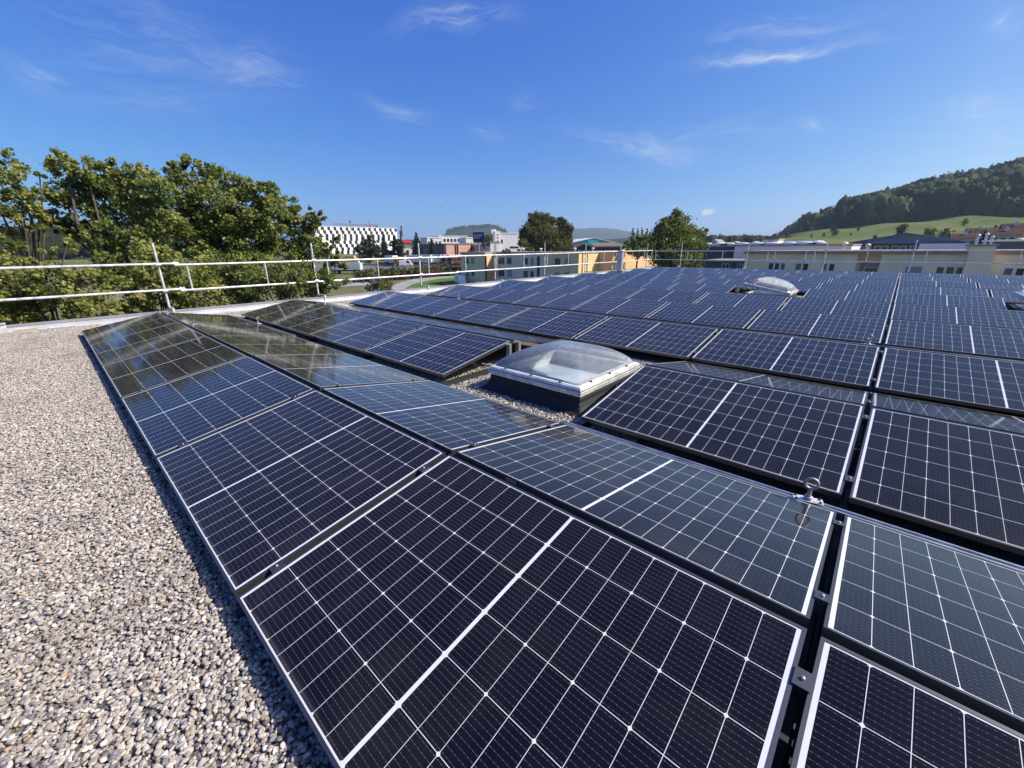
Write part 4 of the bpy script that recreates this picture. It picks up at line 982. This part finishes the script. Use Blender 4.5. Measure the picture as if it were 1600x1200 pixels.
# industry on the left of the block
def face_pts(p0, p1, y, d, skew=.03):
    M_ = at((p0+p1)/2, y, d); h = math.hypot(M_[0]-CAM[0], M_[1]-CAM[1]); out = []; d0, d1 = dirp(p0, y), dirp(p1, y)
    hw = abs(math.atan2(d1[0], d1[1])-math.atan2(d0[0], d0[1]))/2; skew = skew*10*hw   # skew: tenth of the tangent of the wall's turn to the sun
    for p in (p0, p1):
        v = dirp(p, y); out.append(CAM+v*(h*(1-skew if p == p0 else 1+skew)/math.hypot(v[0], v[1])))
    return out
def facade_block(name, label, p0, p1, d, ytop, depth, wallm, roofm=None, skew=.03, group=None):
    """building whose front faces the camera at depth d along the picture columns p0..p1"""
    A, B = face_pts(p0, p1, ytop, d, skew); zt_ = (A[2]+B[2])/2
    u = np.array([B[0]-A[0], B[1]-A[1], 0]); L = np.linalg.norm(u); rz = math.atan2(u[1], u[0]); g = min(gz(A), gz(B))-1.5
    t = thing(name, label, 'building', (A[0], A[1], g), rz, group); H = zt_-g
    MB().box(0, L, 0, depth, 0, H).build('wall', wallm, t)
    MB().box(-.2, L+.2, -.2, depth+.2, H+.003, H+.35).build('roof', roofm or M_roofg, t)
    return t, L, H
def fwin(t, a, b, z0, z1, m, name='window', yq=0.0, dep=.06):
    return MB().box(a, b, yq-dep, yq-.004, z0, z1).build(name, m, t)
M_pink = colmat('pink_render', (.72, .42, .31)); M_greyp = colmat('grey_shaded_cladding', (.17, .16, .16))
t, L, H = facade_block('pink_warehouse', 'low pink warehouse with dark vertical slots, left of the blue sign', 697, 751, 176, 381.5, 25, M_pink)
for p in (711, 714.3, 736, 739.2): fwin(t, (p-697)/54*L-.35, (p-697)/54*L+.35, 2, H-.3, colmat('dark_brown', (.05, .025, .02)), 'slot')
t, L, H = facade_block('pink_shed', 'smaller pink shed under the blue sign', 751.5, 769, 168, 384, 12, M_pink)
fwin(t, .3, 1.2, .5, H-.3, M_white, 'door_strip')
t, L, H = facade_block('shaded_warehouse_side', 'shaded grey corrugated side of the pink warehouse beside the tall conifer', 656, 697.5, 178, 382, 25, M_greyp, None, -.05)  # grey colour holds the shade of the warehouse side turned from the sun
for i in range(5): fwin(t, L*(i+.5)/5-.2, L*(i+.5)/5+.2, 1, H-.2, M_dgrey, 'slot')
t, L, H = facade_block('white_office', 'long low white office with flat roof behind the warehouses', 686, 730, 210, 369.5, 14, M_white, M_white)
for i in range(8): fwin(t, L*(i+.15)/8, L*(i+.8)/8, H-2.6, H-1.1, M_pane)
t, L, H = facade_block('white_flat_block', 'white flat block left of the long office', 667, 690, 205, 372, 12, M_lgrey, M_white)
for i in range(4): fwin(t, L*(i+.2)/4, L*(i+.8)/4, H-3, H-1.6, M_pane)
t, L, H = facade_block('pale_block', 'pale block right under the castle hill beside the blue sign', 728, 740, 190, 372, 12, M_lgrey, M_white)
for i in range(2): fwin(t, L*(i+.2)/2, L*(i+.7)/2, H-4, H-2, M_pane)
t, L, H = facade_block('white_tower_block', 'white blank-walled office block with a narrow stair tower, beside the weeping birch', 781, 815, 190, 365, 22, mat('white_render', (.62, .62, .66), .7, var=.08, vscale=.2), M_white)
MB().box(-2.4, -.02, -.6, 4, 0, H+1.0).build('stair_tower', M_white, t)
for i in range(7): fwin(t, -1.5, -.9, H-.8-i*1.35, H-.2-i*1.35, M_dark, 'window', -.6)
fwin(t, .5, 1.3, H-4.3, H-2.6, M_dark)
for (q, w, z) in [(.45, 2, 6.0), (.66, 2, 6.0), (.8, 1.6, 4.4), (.8, 1.6, 7.2)]: fwin(t, L*q, L*q+w, H-z-.5, H-z+.4, M_dark)
t, L, H = facade_block('dark_grey_block', 'dark grey block left of the white office block', 768, 778.5, 195, 366.5, 15, M_dgrey)
MB().box(0, L*.7, -.3, .5, H+.36, H+2.2).build('roof_cabin', M_white, t)
t, L, H = facade_block('light_grey_shed', 'light grey low shed between pink shed and white block', 766, 781, 160, 379, 10, M_lgrey)
fwin(t, L*.5, L*.62, .2, H-.2, M_shut, 'drain_pipe')
# blue company sign on a pole
M_blue = colmat('sign_blue', (.012, .018, .11), .4)
A, B = at(739, 370, 138), at(756.5, 370, 138); u = B-A; L = math.hypot(u[0], u[1]); g = gz(A)-1
t = thing('company_sign', 'big dark blue company sign board with pale lettering on a pole', 'sign', (A[0], A[1], g), math.atan2(u[1], u[0]))
zt_, zb_ = at(748, 362.8, 138)[2]-g, at(748, 378.3, 138)[2]-g
MB().box(0, L, -.2, .2, zb_, zt_).build('board', M_blue, t, .05)
MB().tube([(L*.5, .0, 0), (L*.5, 0, zb_-.005)], .22, 10).build('pole', M_shut, t)
cu = bpy.data.curves.new('lettering', 'FONT'); cu.body = 'SOAP'; cu.size = 1.15; cu.extrude = .01; tmp = bpy.data.objects.new('tmp', cu); COL.objects.link(tmp)
bpy.context.view_layer.update(); me = bpy.data.meshes.new_from_object(tmp.evaluated_get(bpy.context.evaluated_depsgraph_get())); bpy.data.objects.remove(tmp)
me.materials.clear(); me.materials.append(colmat('pale_lettering', (.42, .46, .62), .5)); lt = bpy.data.objects.new('lettering', me); COL.objects.link(lt); lt.parent = t
lt.location = (.35, -.22, zt_-1.45); lt.rotation_euler = (math.pi/2, 0, 0)
MB().box(.35, L*.58, -.225, -.205, zt_-1.95, zt_-1.72).build('stripe', colmat('pale_lettering', (.30, .33, .5), .5), t)

# chequered black and white building
D = 335
t, L, H = facade_block('chequered_building', 'tall white building chequered with staggered black windows', 487, 619.5, D, 355.5, 30, mat('white_panels', (.8, .8, .8), .5, var=.04, vscale=.1), M_white, .05)
rh = 4.85*D/FPX*1.0; per = 8.9/132.5*L; sh = [.42, .70, .98, .92, .74, 1.02, 1.27, 1.13, 1.02]
nw = 0
for r_ in range(9):
    for i in range(-1, 15):
        a = (i+sh[r_])*per; px = 487+a/L*132.5
        if a < .3 or a+per*.44 > L: continue
        if r_ > 3 and px > 560 and not (px > 605 and r_ < 6): continue
        if r_ > 3 and px < 505: continue
        fwin(t, a, a+per*.45, H-(r_+1)*rh+.03, H-r_*rh-.03, M_dark, 'window', 0.0, .12); nw += 1
for px, y0, y1, lab in [(548, 356, 344.5, 'thin dark mast on the chequered building roof'), (630.5, 395, 352.5, 'thin grey mast right of the chequered building')]:
    P = at(px, y0, D-10 if px < 600 else 300); P2 = at(px, y1, D-10 if px < 600 else 300)
    tt = thing('mast', lab, 'mast', tuple(P), 0); h = P2[2]-P[2]
    MB().tube([(0, 0, -2), (0, 0, h)], [.35, .18], 8).build('pole', M_shut, tt); MB().box(-.45, .45, -.45, .45, h*.62, h*.98).build('antenna', M_dgrey, tt)
P = at(627.5, 380, 310); h = at(627.5, 359, 310)[2]-gz(P)
tt = thing('chimney', 'dark factory chimney behind the red roofed kiosk', 'chimney', (P[0], P[1], gz(P)-1)); MB().tube([(0, 0, 0), (0, 0, h)], [1.0, .8], 12).build('stack', M_dgrey, tt); MB().lathe([(.85, h), (.85, h+.5), (.6, h+.5)], 12).build('rim', M_shut, tt)
t, L, H = facade_block('red_roof_pavilion', 'small grey pavilion with bright red roof band beside the conifer', 628, 640, 230, 376, 8, M_greyp, M_red)
MB().box(-.4, L+.4, -.5, 8.3, H-1.3, H-.02).build('red_fascia', mat('bright_red', (.55, .03, .04), .4), t)
t, L, H = facade_block('cream_low_house', 'cream low house wall left of the tall conifer', 630, 644, 175, 387, 8, colmat('cream_render', (.62, .58, .47)))
fwin(t, L*.3, L*.6, 1.5, H-1.0, M_dark)
# red tower crane behind
A = at(577, 355, 420); g = gz(A)
zj = at(577, 353, 420)[2]-g; tt = thing('tower_crane', 'red tower crane whose jib shows above the chequered building', 'crane', (A[0], A[1], g), math.atan2((at(590, 353, 420)-at(560, 353, 420))[1], (at(590, 353, 420)-at(560, 353, 420))[0]))
M_crane = mat('crane_red', (.55, .10, .08), .5); S = 420/FPX
def truss(mb, p, q, w):
    p, q = np.array(p, float), np.array(q, float); n = 14; d = (q-p)
    side = np.array([0, w, 0]); up = np.array([0, 0, w*1.2]) if abs(d[2]) < .5*np.linalg.norm(d) else np.array([w, 0, 0])
    for o in (side*0, side, up+side*.5): mb.tube([p+o, q+o], .14, 4)
    for i in range(n):
        a = p+d*i/n; b_ = p+d*(i+.5)/n; c = p+d*(i+1)/n; mb.tube([a, b_+up+side*.5, c], .09, 4)
b = MB(); truss(b, (0, 0, 0), (0, 0, zj+7*S), 1.2); b.build('tower', M_crane, tt)
b = MB(); truss(b, (0, 0, zj), (-55*S, 0, zj+2.5*S), .9); b.build('jib', M_crane, tt)
b = MB(); truss(b, (0, 0, zj), (14*S, 0, zj+.6*S), .9); b.build('counter_jib', M_crane, tt)
b = MB(); b.box(10*S, 14*S, -.8, .8, zj-2*S, zj-.2); b.build('counterweight', M_conc, tt)

# teal gabled hall and brown roofs before the blue mountain
M_teal = colmat('teal_metal', (.10, .36, .38), .5)
A, B = at(872, 378, 190), at(966, 378, 190)
def fgable(name, label, p0, p1, d, ye, yr_, depth, wallm, roofm, apexp, over=.4):
    A, B = face_pts(p0, p1, ye, d); u = B-A; L = math.hypot(u[0], u[1]); g = min(gz(A), gz(B))-1; ze = (A[2]+B[2])/2-g; zr = at(apexp, yr_, d)[2]-g; xa = (apexp-p0)/(p1-p0)*L
    t = thing(name, label, 'building', (A[0], A[1], g), math.atan2(u[1], u[0]))
    MB().prism([(0, 0, 0), (L, 0, 0), (L, 0, ze), (xa, 0, zr), (0, 0, ze)], (0, depth, 0)).build('wall', wallm, t)
    b = MB()
    for xe in (0-over, L+over):
        zee = ze - (zr-ze)/max(abs(xe-xa)-over, .1)*over
        b.prism([(xa, -over, zr+.02), (xe, -over, zee+.02), (xe, -over, zee+.25), (xa, -over, zr+.25)], (0, depth+2*over, 0))
    b.build('roof', roofm, t); return t, L, ze, zr, xa
t, L, ze, zr, xa = fgable('teal_gabled_hall', 'hall with pale teal gable and white roof edge beneath the blue mountain', 884, 966, 190, 381, 372.3, 30, M_teal, M_white, 927)
MB().box(xa-2.8, xa+2.0, -.25, -.05, zr-2.8, zr-.5).build('sign_board', mat('bright_teal', (.01, .45, .5), .5), t)
t, L, ze, zr, xa = fgable('brown_roof_shed', 'dark brown-roofed shed in front of the teal hall', 897, 930, 130, 388, 382, 18, colmat('dark_wood', (.045, .04, .042)), colmat('brown_roof', (.16, .135, .115)), 911)
fwin(t, L*.3, L*.6, .3, ze-.6, M_dark, 'door')
t, L, H = facade_block('brown_roof_annex', 'long low shed with brown-grey roof right of the gabled shed', 930, 972, 132, 387.5, 14, colmat('dark_wood', (.045, .04, .042)), colmat('brown_roof', (.16, .135, .115)))
MB().prism([(-.4, -.6, H+.36), (L+.4, -.6, H+.36), (L+.4, 7, H+1.5), (-.4, 7, H+1.5)], (0, 0, .2)).build('pitched_roof', colmat('brown_roof', (.18, .15, .13)), t)
for i in range(3): fwin(t, L*(i+.2)/3, L*(i+.7)/3, H-2.2, H-.8, M_dark)

# fortress on the castle hill
P = at(734, 355, 2600); S = 2600/FPX; tt = thing('fortress', 'small grey stone fortress ruin on the castle hill crest', 'castle', (P[0], P[1], P[2]-2*S), YAW)
b = MB(); b.box(-4*S, 2.5*S, -15, 15, -1*S, 3.2*S); b.build('wall', M_conc, tt); b = MB(); b.box(-5*S, -3.9*S, -12, 12, -1*S, 3.8*S); b.build('tower', M_conc, tt)

# ------------------------------------------------------------------ vehicles in the yard and on the street
M_tyre = mat('tyre', (.02, .02, .02), .8); M_vglass = mat('vehicle_glass', (.02, .025, .03), .05)
def paint(n, c): return mat(n, c, .3, var=.08, vscale=.6)
def wheels(t, xs, w, r):
    for x in xs:
        for s in (-1, 1):
            b = MB(); b.tube([(x, s*w, r), (x, s*(w-.28), r)], r, 16); o = b.build('wheel', M_tyre, t)
            b = MB(); b.tube([(x, s*(w+.004), r), (x, s*(w-.05), r)], r*.55, 12); h = b.build('rim', M_flash, t); h.parent = o
def place(px, py, rel=0.0, d=None):
    dd = d or ground_depth(px, py); P = at(px, 386, dd); ang = -YAW
    return (P[0], P[1], gz(P)-.12), math.pi/2-(math.pi/2-(-YAW))+0.0 if False else (-YAW+rel)
def truck(px, d, rel, label, cabc, boxc, Lb=8.0, semi=True, boxlab=None):
    loc, rz = place(px, 0, rel, d); t = thing('truck', label, 'truck', loc, rz, 'parked vehicles in the yard')
    b = MB(); b.prism([(-.02, -1.22, .6), (2.2, -1.22, .6), (2.2, -1.22, 1.5), (2.05, -1.22, 2.9), (1.7, -1.22, 3.3), (-.02, -1.22, 3.3)], (0, 2.44, 0)); b.build('cab', paint('cab_paint', cabc), t, .06)
    b = MB(); b.prism([(2.215, -1.05, 1.65), (2.09, -1.05, 2.75), (2.09, 1.05, 2.75), (2.215, 1.05, 1.65)], (.02, 0, 0)); b.build('windscreen', M_vglass, t)
    b = MB(); b.box(.9, 1.9, -1.235, -1.222, 1.7, 2.6); b.box(.9, 1.9, 1.222, 1.235, 1.7, 2.6); b.build('side_window', M_vglass, t)
    b = MB(); b.box(2.22, 2.32, -1.2, 1.2, .45, .85); b.build('bumper', M_dgrey, t)
    for s in (-1, 1): MB().box(2.205, 2.25, s*.95-.15, s*.95+.15, .95, 1.15).build('headlight', M_white, t)
    if Lb:
        b = MB(); b.box(-.35-Lb, -.35, -1.25, 1.25, 1.15, 3.75); b.build('cargo_box', paint('box_paint', boxc), t, .03)
        b = MB(); b.box(-.35-Lb, -.03, -.5, .5, .75, 1.14); b.build('chassis', M_dgrey, t)
        wheels(t, [1.3, -.9, -Lb+.6, -Lb-.5 if Lb > 6 else -Lb+.6+.02][:4 if Lb > 6 else 3], 1.2, .5)
    else: wheels(t, [1.3, -.9], 1.2, .5)
    return t
truck(690, 158, -1.0, 'truck with red cab and grey-white box in the yard behind the hedge', (.40, .03, .03), (.62, .63, .65))
truck(697.5, 157, -1.1, 'truck with blue-grey cab between the two red ones', (.22, .26, .36), (.6, .6, .6), 7)
truck(706, 156, -1.1, 'truck with dark red cab nearest the apartment block', (.30, .02, .03), (.75, .75, .73), 7)
truck(716, 158, -1.3, 'truck with red cab half hidden behind the apartment block corner', (.42, .06, .06), (.6, .6, .62), 6)
truck(617, 152, -.6, 'orange fronted truck with white box behind the low hedge', (.62, .27, .02), (.72, .72, .70), 4.5)
def trailer(px, d, rel, label, col, L=9, h=2.7, extra=None):
    loc, rz = place(px, 0, rel, d); t = thing('trailer', label, 'trailer', loc, rz, 'box trailers in the yard')
    b = MB(); b.box(-L/2, L/2, -1.25, 1.25, 1.1, 1.1+h); b.build('cargo_box', paint('trailer_paint', col), t, .03)
    b = MB(); b.box(-L/2+.1, L/2-.1, -.5, .5, .7, 1.09); b.box(L/2-2.3, L/2-2.1, -.9, .9, .05, .69); b.build('chassis', M_dgrey, t)
    b = MB(); b.box(-L/2-.03, -L/2-.004, -1.2, 1.2, 1.15, 1.05+h); b.build('rear_door', M_whitealu, t)
    wheels(t, [-L/2+1.2, -L/2+2.3], 1.2, .48); return t
trailer(649, 158, -.35, 'white box trailer behind the post in the yard', (.68, .68, .67), 6.5)
trailer(663, 157, -.2, 'grey curtain trailer right of the railing post', (.52, .53, .54), 5.5)
trailer(676, 158, -.1, 'pale blue-grey box trailer left of the red trucks', (.55, .60, .62), 6.5)
tr = trailer(536, 122, 0, 'grey-white flat trailer with a red warning triangle, beside the maples', (.52, .55, .60), 9.5, 2.0)
MB().prism([(.6, -1.27, 1.5), (1.7, -1.27, 1.5), (1.15, -1.27, 2.4)], (0, .015, 0)).build('warning_triangle', mat('triangle_red', (.5, .1, .03), .5), tr)
loc, rz = place(547, 0, 0, 170)
t = thing('yellow_van', 'yellow box van with white roof edge behind the grey trailer', 'van', loc, rz, None)
b = MB(); b.box(-2.6, 1.4, -1, 1, .5, 3.0); b.build('cargo_box', paint('van_yellow', (.72, .42, .02)), t, .06); b = MB(); b.prism([(1.41, -.98, .5), (2.9, -.98, .5), (2.9, -.98, 1.3), (2.3, -.98, 2.3), (1.41, -.98, 2.4)], (0, 1.96, 0)); b.build('cab', paint('van_white', (.75, .74, .7)), t, .05)
b = MB(); b.box(-2.65, 1.45, -1.05, 1.05, 3.004, 3.2); b.build('roof_edge', M_white, t); wheels(t, [-1.7, 2.0], 1.0, .38)
b = MB(); b.prism([(2.92, -.85, 1.35), (2.34, -.85, 2.2), (2.34, .85, 2.2), (2.92, .85, 1.35)], (.02, 0, .01)); b.build('windscreen', M_vglass, t)
def car(px, d, rel, label, col, van=False):
    loc, rz = place(px, 0, rel, d); t = thing('parked_van' if van else 'parked_car', label, 'van' if van else 'car', loc, rz, 'parked vehicles in the yard')
    h = 2.2 if van else 1.45
    prof = [(-2.2, .35), (2.2, .35), (2.25, .75), (1.3, .95), (.6, h), (-1.5 if not van else -2.1, h), (-2.15, .98)] if not van else [(-2.4, .35), (2.4, .35), (2.4, .95), (1.9, 1.2), (1.3, h), (-2.35, h)]
    MB().prism([(x, -.88, z) for x, z in prof], (0, 1.76, 0)).build('body', paint('car_paint', col), t, .08)
    b = MB(); gp = [(-1.7, 1.0), (.95, 1.0), (.5, h-.12), (-1.4, h-.12)] if not van else [(.3, 1.25), (1.75, 1.25), (1.2, h-.15), (.3, h-.15)]
    for y in (-.895, .882): b.prism([(x, y, z) for x, z in gp], (0, .013, 0))
    b.build('side_window', M_vglass, t); wheels(t, [-1.35, 1.4], .9, .32)
    for s in (-1, 1): MB().box(2.24, 2.28, s*.6-.16, s*.6+.16, .62, .76).build('headlight', M_white, t)
    return t
car(632, 150, .1, 'white van right of the orange truck', (.72, .72, .7), True)
car(594, 152, .2, 'dark grey car left of the orange truck', (.04, .045, .05))
car(603, 153, .2, 'black estate car just behind the orange truck', (.02, .02, .025))
car(668, 149, .1, 'blue-grey car below the grey trailer', (.16, .2, .3)); car(679, 149, .1, 'dark car behind the hedge, below the pale trailer', (.08, .08, .09))
car(716.5, 97, -1.2, 'white van at the corner of the apartment block, beside the lawn', (.75, .76, .76), True)

# blue bicycle stand by the shrub
P = at(580, 386, 68); tt = thing('blue_rack', 'small bright blue tubular rack at the foot of the round shrub', 'rack', (P[0], P[1], gz(P)-.2), -YAW)
Mb = mat('blue_tube', (.05, .22, .55), .4); zz = at(580, 446, 68)[2]-gz(P)+.2
for x in (-.55, 0, .55): MB().tube([(x, 0, 0), (x, 0, zz+.9), (x, .9, zz+.9), (x, .9, 0)], .06, 8).build('hoop', Mb, tt)
MB().tube([(-.6, 0, zz+.3), (.6, 0, zz+.3)], .055, 8).build('crossbar', Mb, tt)

# ------------------------------------------------------------------ more trees and shrubs
M_weep = leaf_material('weeping_birch_leaves', [(.045, .055, .018), (.085, .092, .03), (.145, .145, .05), (.22, .19, .07)], .36)
M_birchl = leaf_material('birch_leaves', [(.065, .09, .025), (.12, .15, .04), (.20, .225, .06), (.30, .29, .10)], .42)
M_darkl = leaf_material('dark_leaves', [(.018, .028, .011), (.032, .045, .015), (.05, .065, .02), (.075, .085, .028)], .2)
M_conif = leaf_material('conifer_needles', [(.012, .022, .012), (.02, .034, .017), (.035, .05, .022)], .1)
M_olivel = leaf_material('olive_shrub_leaves', [(.05, .055, .018), (.085, .085, .027), (.13, .115, .035), (.17, .12, .04)], .25)
def tree(name, label, L, d, foot, mats, leaf, per, tr=.25, group=None, shape=OVAL, bark=None, clump=.3, droop=None, cat='tree', core=.35, zf=None):
    P = at(foot, 386, d); P[2] = gz(P)-.3 if zf is None else zf
    lobes = [(at(x, y, d+rng.normal()*.02*d*.5), r/FPX*d) for x, y, r in L]
    n0 = per
    return lobed_tree(name, label, P, [(c, r) for c, r in lobes], leaf, n0, mats, group, shape, tr, clump, cat, bark, droop=droop, core=core)
tree('weeping_birch', 'large weeping birch with hanging brownish green foliage above the apartment block', [(836, 343, 11), (846, 350, 16), (858, 347, 10), (832, 362, 16), (852, 370, 20), (876, 346, 8), (880, 358, 12), (888, 360, 8), (870, 378, 18), (824, 372, 11), (815, 366, 5), (817, 380, 7), (838, 388, 18), (868, 393, 16), (884, 385, 11), (889, 372, 6), (826, 396, 10), (892, 396, 8)], 112, 850, M_weep, .46, 330, .45, None, BLADE, M_birch, .24, .18)
tree('birch', 'broad bushy birch with spiky crown behind the far railing corner', [(1056, 338, 9), (1047, 347, 11), (1066, 349, 12), (1036, 356, 11), (1056, 362, 18), (1078, 362, 12), (1028, 368, 11), (1092, 366, 9), (1101, 362, 4), (1040, 380, 20), (1068, 383, 20), (1088, 385, 13), (1030, 396, 17), (1056, 403, 20), (1082, 406, 14), (1018, 386, 10), (1045, 418, 16), (1075, 420, 14)], 62, 1058, M_birchl, .36, 360, .3, None, BLADE, M_birch, .42, .6)
tree('shrub_tree', 'dark rounded tree left of the birch, before the poplars', [(985, 378, 9), (997, 377, 10), (1009, 376, 9), (980, 388, 8), (992, 390, 10), (1006, 392, 11), (1018, 382, 9)], 85, 996, M_birchl, .42, 190, .25, None)
for i, (px, w, yt) in enumerate([(989, 2.6, 355.5), (996, 2.2, 356), (1003.2, 2.5, 355), (1010.8, 2.7, 356.5)]):
    tree('poplar_tree', f'slim columnar poplar above the shrubs, {ORD[i]} from the left of four', [(px, yt+2+j*3.1, w*.72*(.62 if j == 0 else 1)*(1+.12*rng.normal())) for j in range(8)], 230, px, M_darkl, .55, 300, .3, 'four columnar poplars')
tree('dark_tree', 'dark leafy tree in front of the chequered building, left', [(568, 380, 7), (578, 377, 8), (565, 390, 9), (580, 390, 10), (573, 399, 11), (588, 394, 8), (590, 383, 7)], 165, 575, M_darkl, .75, 95, .35)
def conifer(label, px, d, ytop, ybot, wpx, mats=M_conif, group=None):
    P = at(px, ytop, d); g = gz(P)-.3; H = P[2]-g; Wd = wpx/FPX*d; zb_ = at(px, ybot, d)[2]-g
    t = thing('conifer_tree', label, 'tree', (P[0], P[1], g), 0, group)
    b = MB(); b.tube([(0, 0, 0), (0, 0, H*.5), (0, 0, H)], [.3, .2, .03], 8); cs = []
    for i in range(26):
        f = i/25; z = zb_+(H-zb_)*f**.92; r = Wd*(1-f)**.85*(.8+.35*rng.random())+.1
        nb = max(4, int(13*(1-f))+3); ph = rng.random()*6.28
        for k in range(nb):
            a = ph+6.283*k/nb+rng.normal()*.15; rr = r*(.7+.4*rng.random()); e = np.array([rr*math.cos(a), rr*math.sin(a), z-rr*.28])
            s = np.linspace(.15, 1, max(3, int(rr*7)))[:, None]; cs.append(np.array([0, 0, z])+(e-np.array([0, 0, z]))*s+rng.normal(size=(len(s), 3))*.10*np.array([1, 1, .5]))
            b.tube([(0, 0, z), tuple(e)], [.05, .012], 4, False)
    cs = np.concatenate(cs); cs = np.concatenate([cs+rng.normal(size=cs.shape)*.14 for _ in range(3)])
    leaf_obj('crown', cs, .42*(.6+.8*rng.random(len(cs))), BLADE, mats, t, .3); b.build('trunk', M_bark, t); return t
conifer('tall dark spruce beside the grey warehouse', 650, 168, 364, 403, 11.5)
conifer('narrow dark spruce before the grey warehouse, right of the tall one', 674, 170, 374, 395, 3.5)
conifer('dark conical conifer before the chequered building, middle', 598, 165, 362.5, 404, 8)
tree('dark_tree', 'dark rounded pine right of the conical conifer, under the chimney', [(620, 374, 5.5), (614, 382, 7), (625, 382, 8), (619, 391, 9), (628, 394, 7), (612, 397, 7)], 160, 620, M_conif, .7, 110, .3)
conifer('slim far conifer in the town strip right of the birch', 1125, 250, 366, 383, 2.6); conifer('squat far conifer right of the slim one', 1141, 240, 370.5, 384, 4)
tree('round_shrub', 'big round olive green shrub at the bend of the road', [(588, 440, 11), (600, 437, 11), (582, 448, 9), (596, 449, 13), (609, 447, 9), (575, 447, 6)], 66, 595, M_olivel, .24, 330, .1, None, OVAL, None, .3, None, 'shrub')
k = 0
for px in range(560, 724, 9):
    k += 1; w = 6.5+2*rng.random(); yb = np.interp(px, [560, 640, 720], [434, 430, 424]); d = np.interp(px, [560, 720], [104, 122])
    red = k in (14,)
    tree('hedge_bush', f'olive hedge bush along the road, {ORD[k-1] if k <= 12 else ("third from the block" if k == 17 else "second from the block" if k == 18 else "nearest the block" if k == 19 else f"close to the block, number {k}")}', [(px, yb-7-3*rng.random(), w*.8), (px-4, yb-3, w*.8), (px+4, yb-4, w*.8), (px, yb+3, w*.9)], d, px, M_olivel if not red else leaf_material('reddish_shrub_leaves', [(.12, .05, .03), (.22, .08, .05), (.3, .14, .07)], .25), .34, 210, .07, 'hedge bushes beside the road', OVAL, None, .33, None, 'shrub')
tree('small_bush', 'small dark bush on the lawn edge right of the post', [(692, 441, 3), (695, 443, 3), (689, 443, 2.4)], 80, 692, M_darkl, .22, 300, .05, None, OVAL, None, .33, None, 'shrub')
tree('dark_tree', 'small olive tree behind the blue sign', [(761, 372, 5), (764, 379, 6), (758, 380, 5), (757, 384, 4)], 160, 762, M_olivel, .6, 110, .2)
tree('small_bush', 'spiky plant growing on the apartment block roof', [(791, 391, 3.0), (787, 393, 2.5), (795, 393, 2.5)], 88, 791, M_darkl, .3, 260, .05, None, BLADE, None, .4, None, 'plant', zf=ztop+.3)
# single trees on the meadow and behind the blue hall
def meadow_tree(lab, px, py, h_px, dist, dark=True, con=False, w=.42):
    a = az_of(px); x, y = CAM[0]+dist*math.sin(a), CAM[1]+dist*math.cos(a); z = hill_z(a, dist) if dist > 245 else CAM[2]+dist*tan_of(px, py)
    dd = dist*math.cos(a+YAW*-1-0) if False else dist
    hh = h_px/FPX*dist*.80; t = thing('meadow_tree', lab, 'tree', (x, y, z-.3), 0, 'single trees on the meadow')
    cs = []; nl = 6
    for i in range(nl):
        f = (i+.5)/nl; c = np.array([rng.normal()*hh*.10, rng.normal()*hh*.10, hh*(.25+.62*f)]); r = hh*w*(.75 if not con else .95*(1.1-f))*(1-.55*abs(f-.4))
        cs.append(c+rand_dirs(70)*r*(.4+.6*rng.random(70)[:, None])+rng.normal(size=(70, 3))*r*.1)
    cs = np.concatenate(cs); leaf_obj('crown', cs, hh*.13*(.6+.8*rng.random(len(cs))), OVAL, M_darkl if dark else M_birchl, t)
    MB().tube([(0, 0, 0), (0, 0, hh*.7)], [hh*.03, hh*.012], 6).build('trunk', M_bark, t)
for args in [('dark tree at the top left end of the meadow', 1261, 364, 14, 500), ('bushy dark tree in mid meadow', 1300, 372, 15, 400), ('low bush left of the mid meadow tree', 1284, 371, 7, 410, False), ('low bush below the meadow path', 1265, 371, 6, 410, False), ('tiny round tree on the upper meadow', 1335, 366, 6, 430),
             ('flat bush on the bright meadow strip', 1325, 370, 4, 390), ('slim conifer on the meadow left of the blue hall', 1363, 372, 13, 330, True, True, .26), ('big round dark tree above the blue hall, left', 1401, 366, 20, 330, True), ('pale spreading tree above the blue hall ridge', 1447, 364, 23, 310, False, False, .5), ('dark spreading tree right of the pale one', 1475, 366, 20, 320, True, False, .5),
             ('small hazy bush on the upper right meadow', 1494, 352, 10, 440, False), ('thin tree beside the red roofs', 1546, 352, 7, 400, True, True), ('dark tree at the very left foot of the hill', 1207, 372, 10, 470), ('round tree left of the meadow foot', 1226, 370, 11, 500), ('pale bush at the left foot of the hill', 1190, 376, 10, 420, False), ('dark bush behind the halls', 1245, 368, 9, 520)]:
    meadow_tree(*args)

# ------------------------------------------------------------------ haze in the valley air
HAZE = 0.00013
hz = MB().box(-7500, 7500, -7500, 7500, -12, 275).build('haze', [])
mh = bpy.data.materials.new('valley_haze'); mh.use_nodes = True; t = NT(mh.node_tree); t.n.remove(t.n['Principled BSDF'])
pv = t.node('ShaderNodeVolumePrincipled'); pv.inputs['Color'].default_value = (.62, .80, 1, 1); pv.inputs['Density'].default_value = HAZE; pv.inputs['Anisotropy'].default_value = .2
t.l.new(pv.outputs[0], t.n['Material Output'].inputs['Volume']); hz.data.materials.append(mh); tag(hz, 'thin bluish haze in the valley air', 'haze', None, 'stuff')
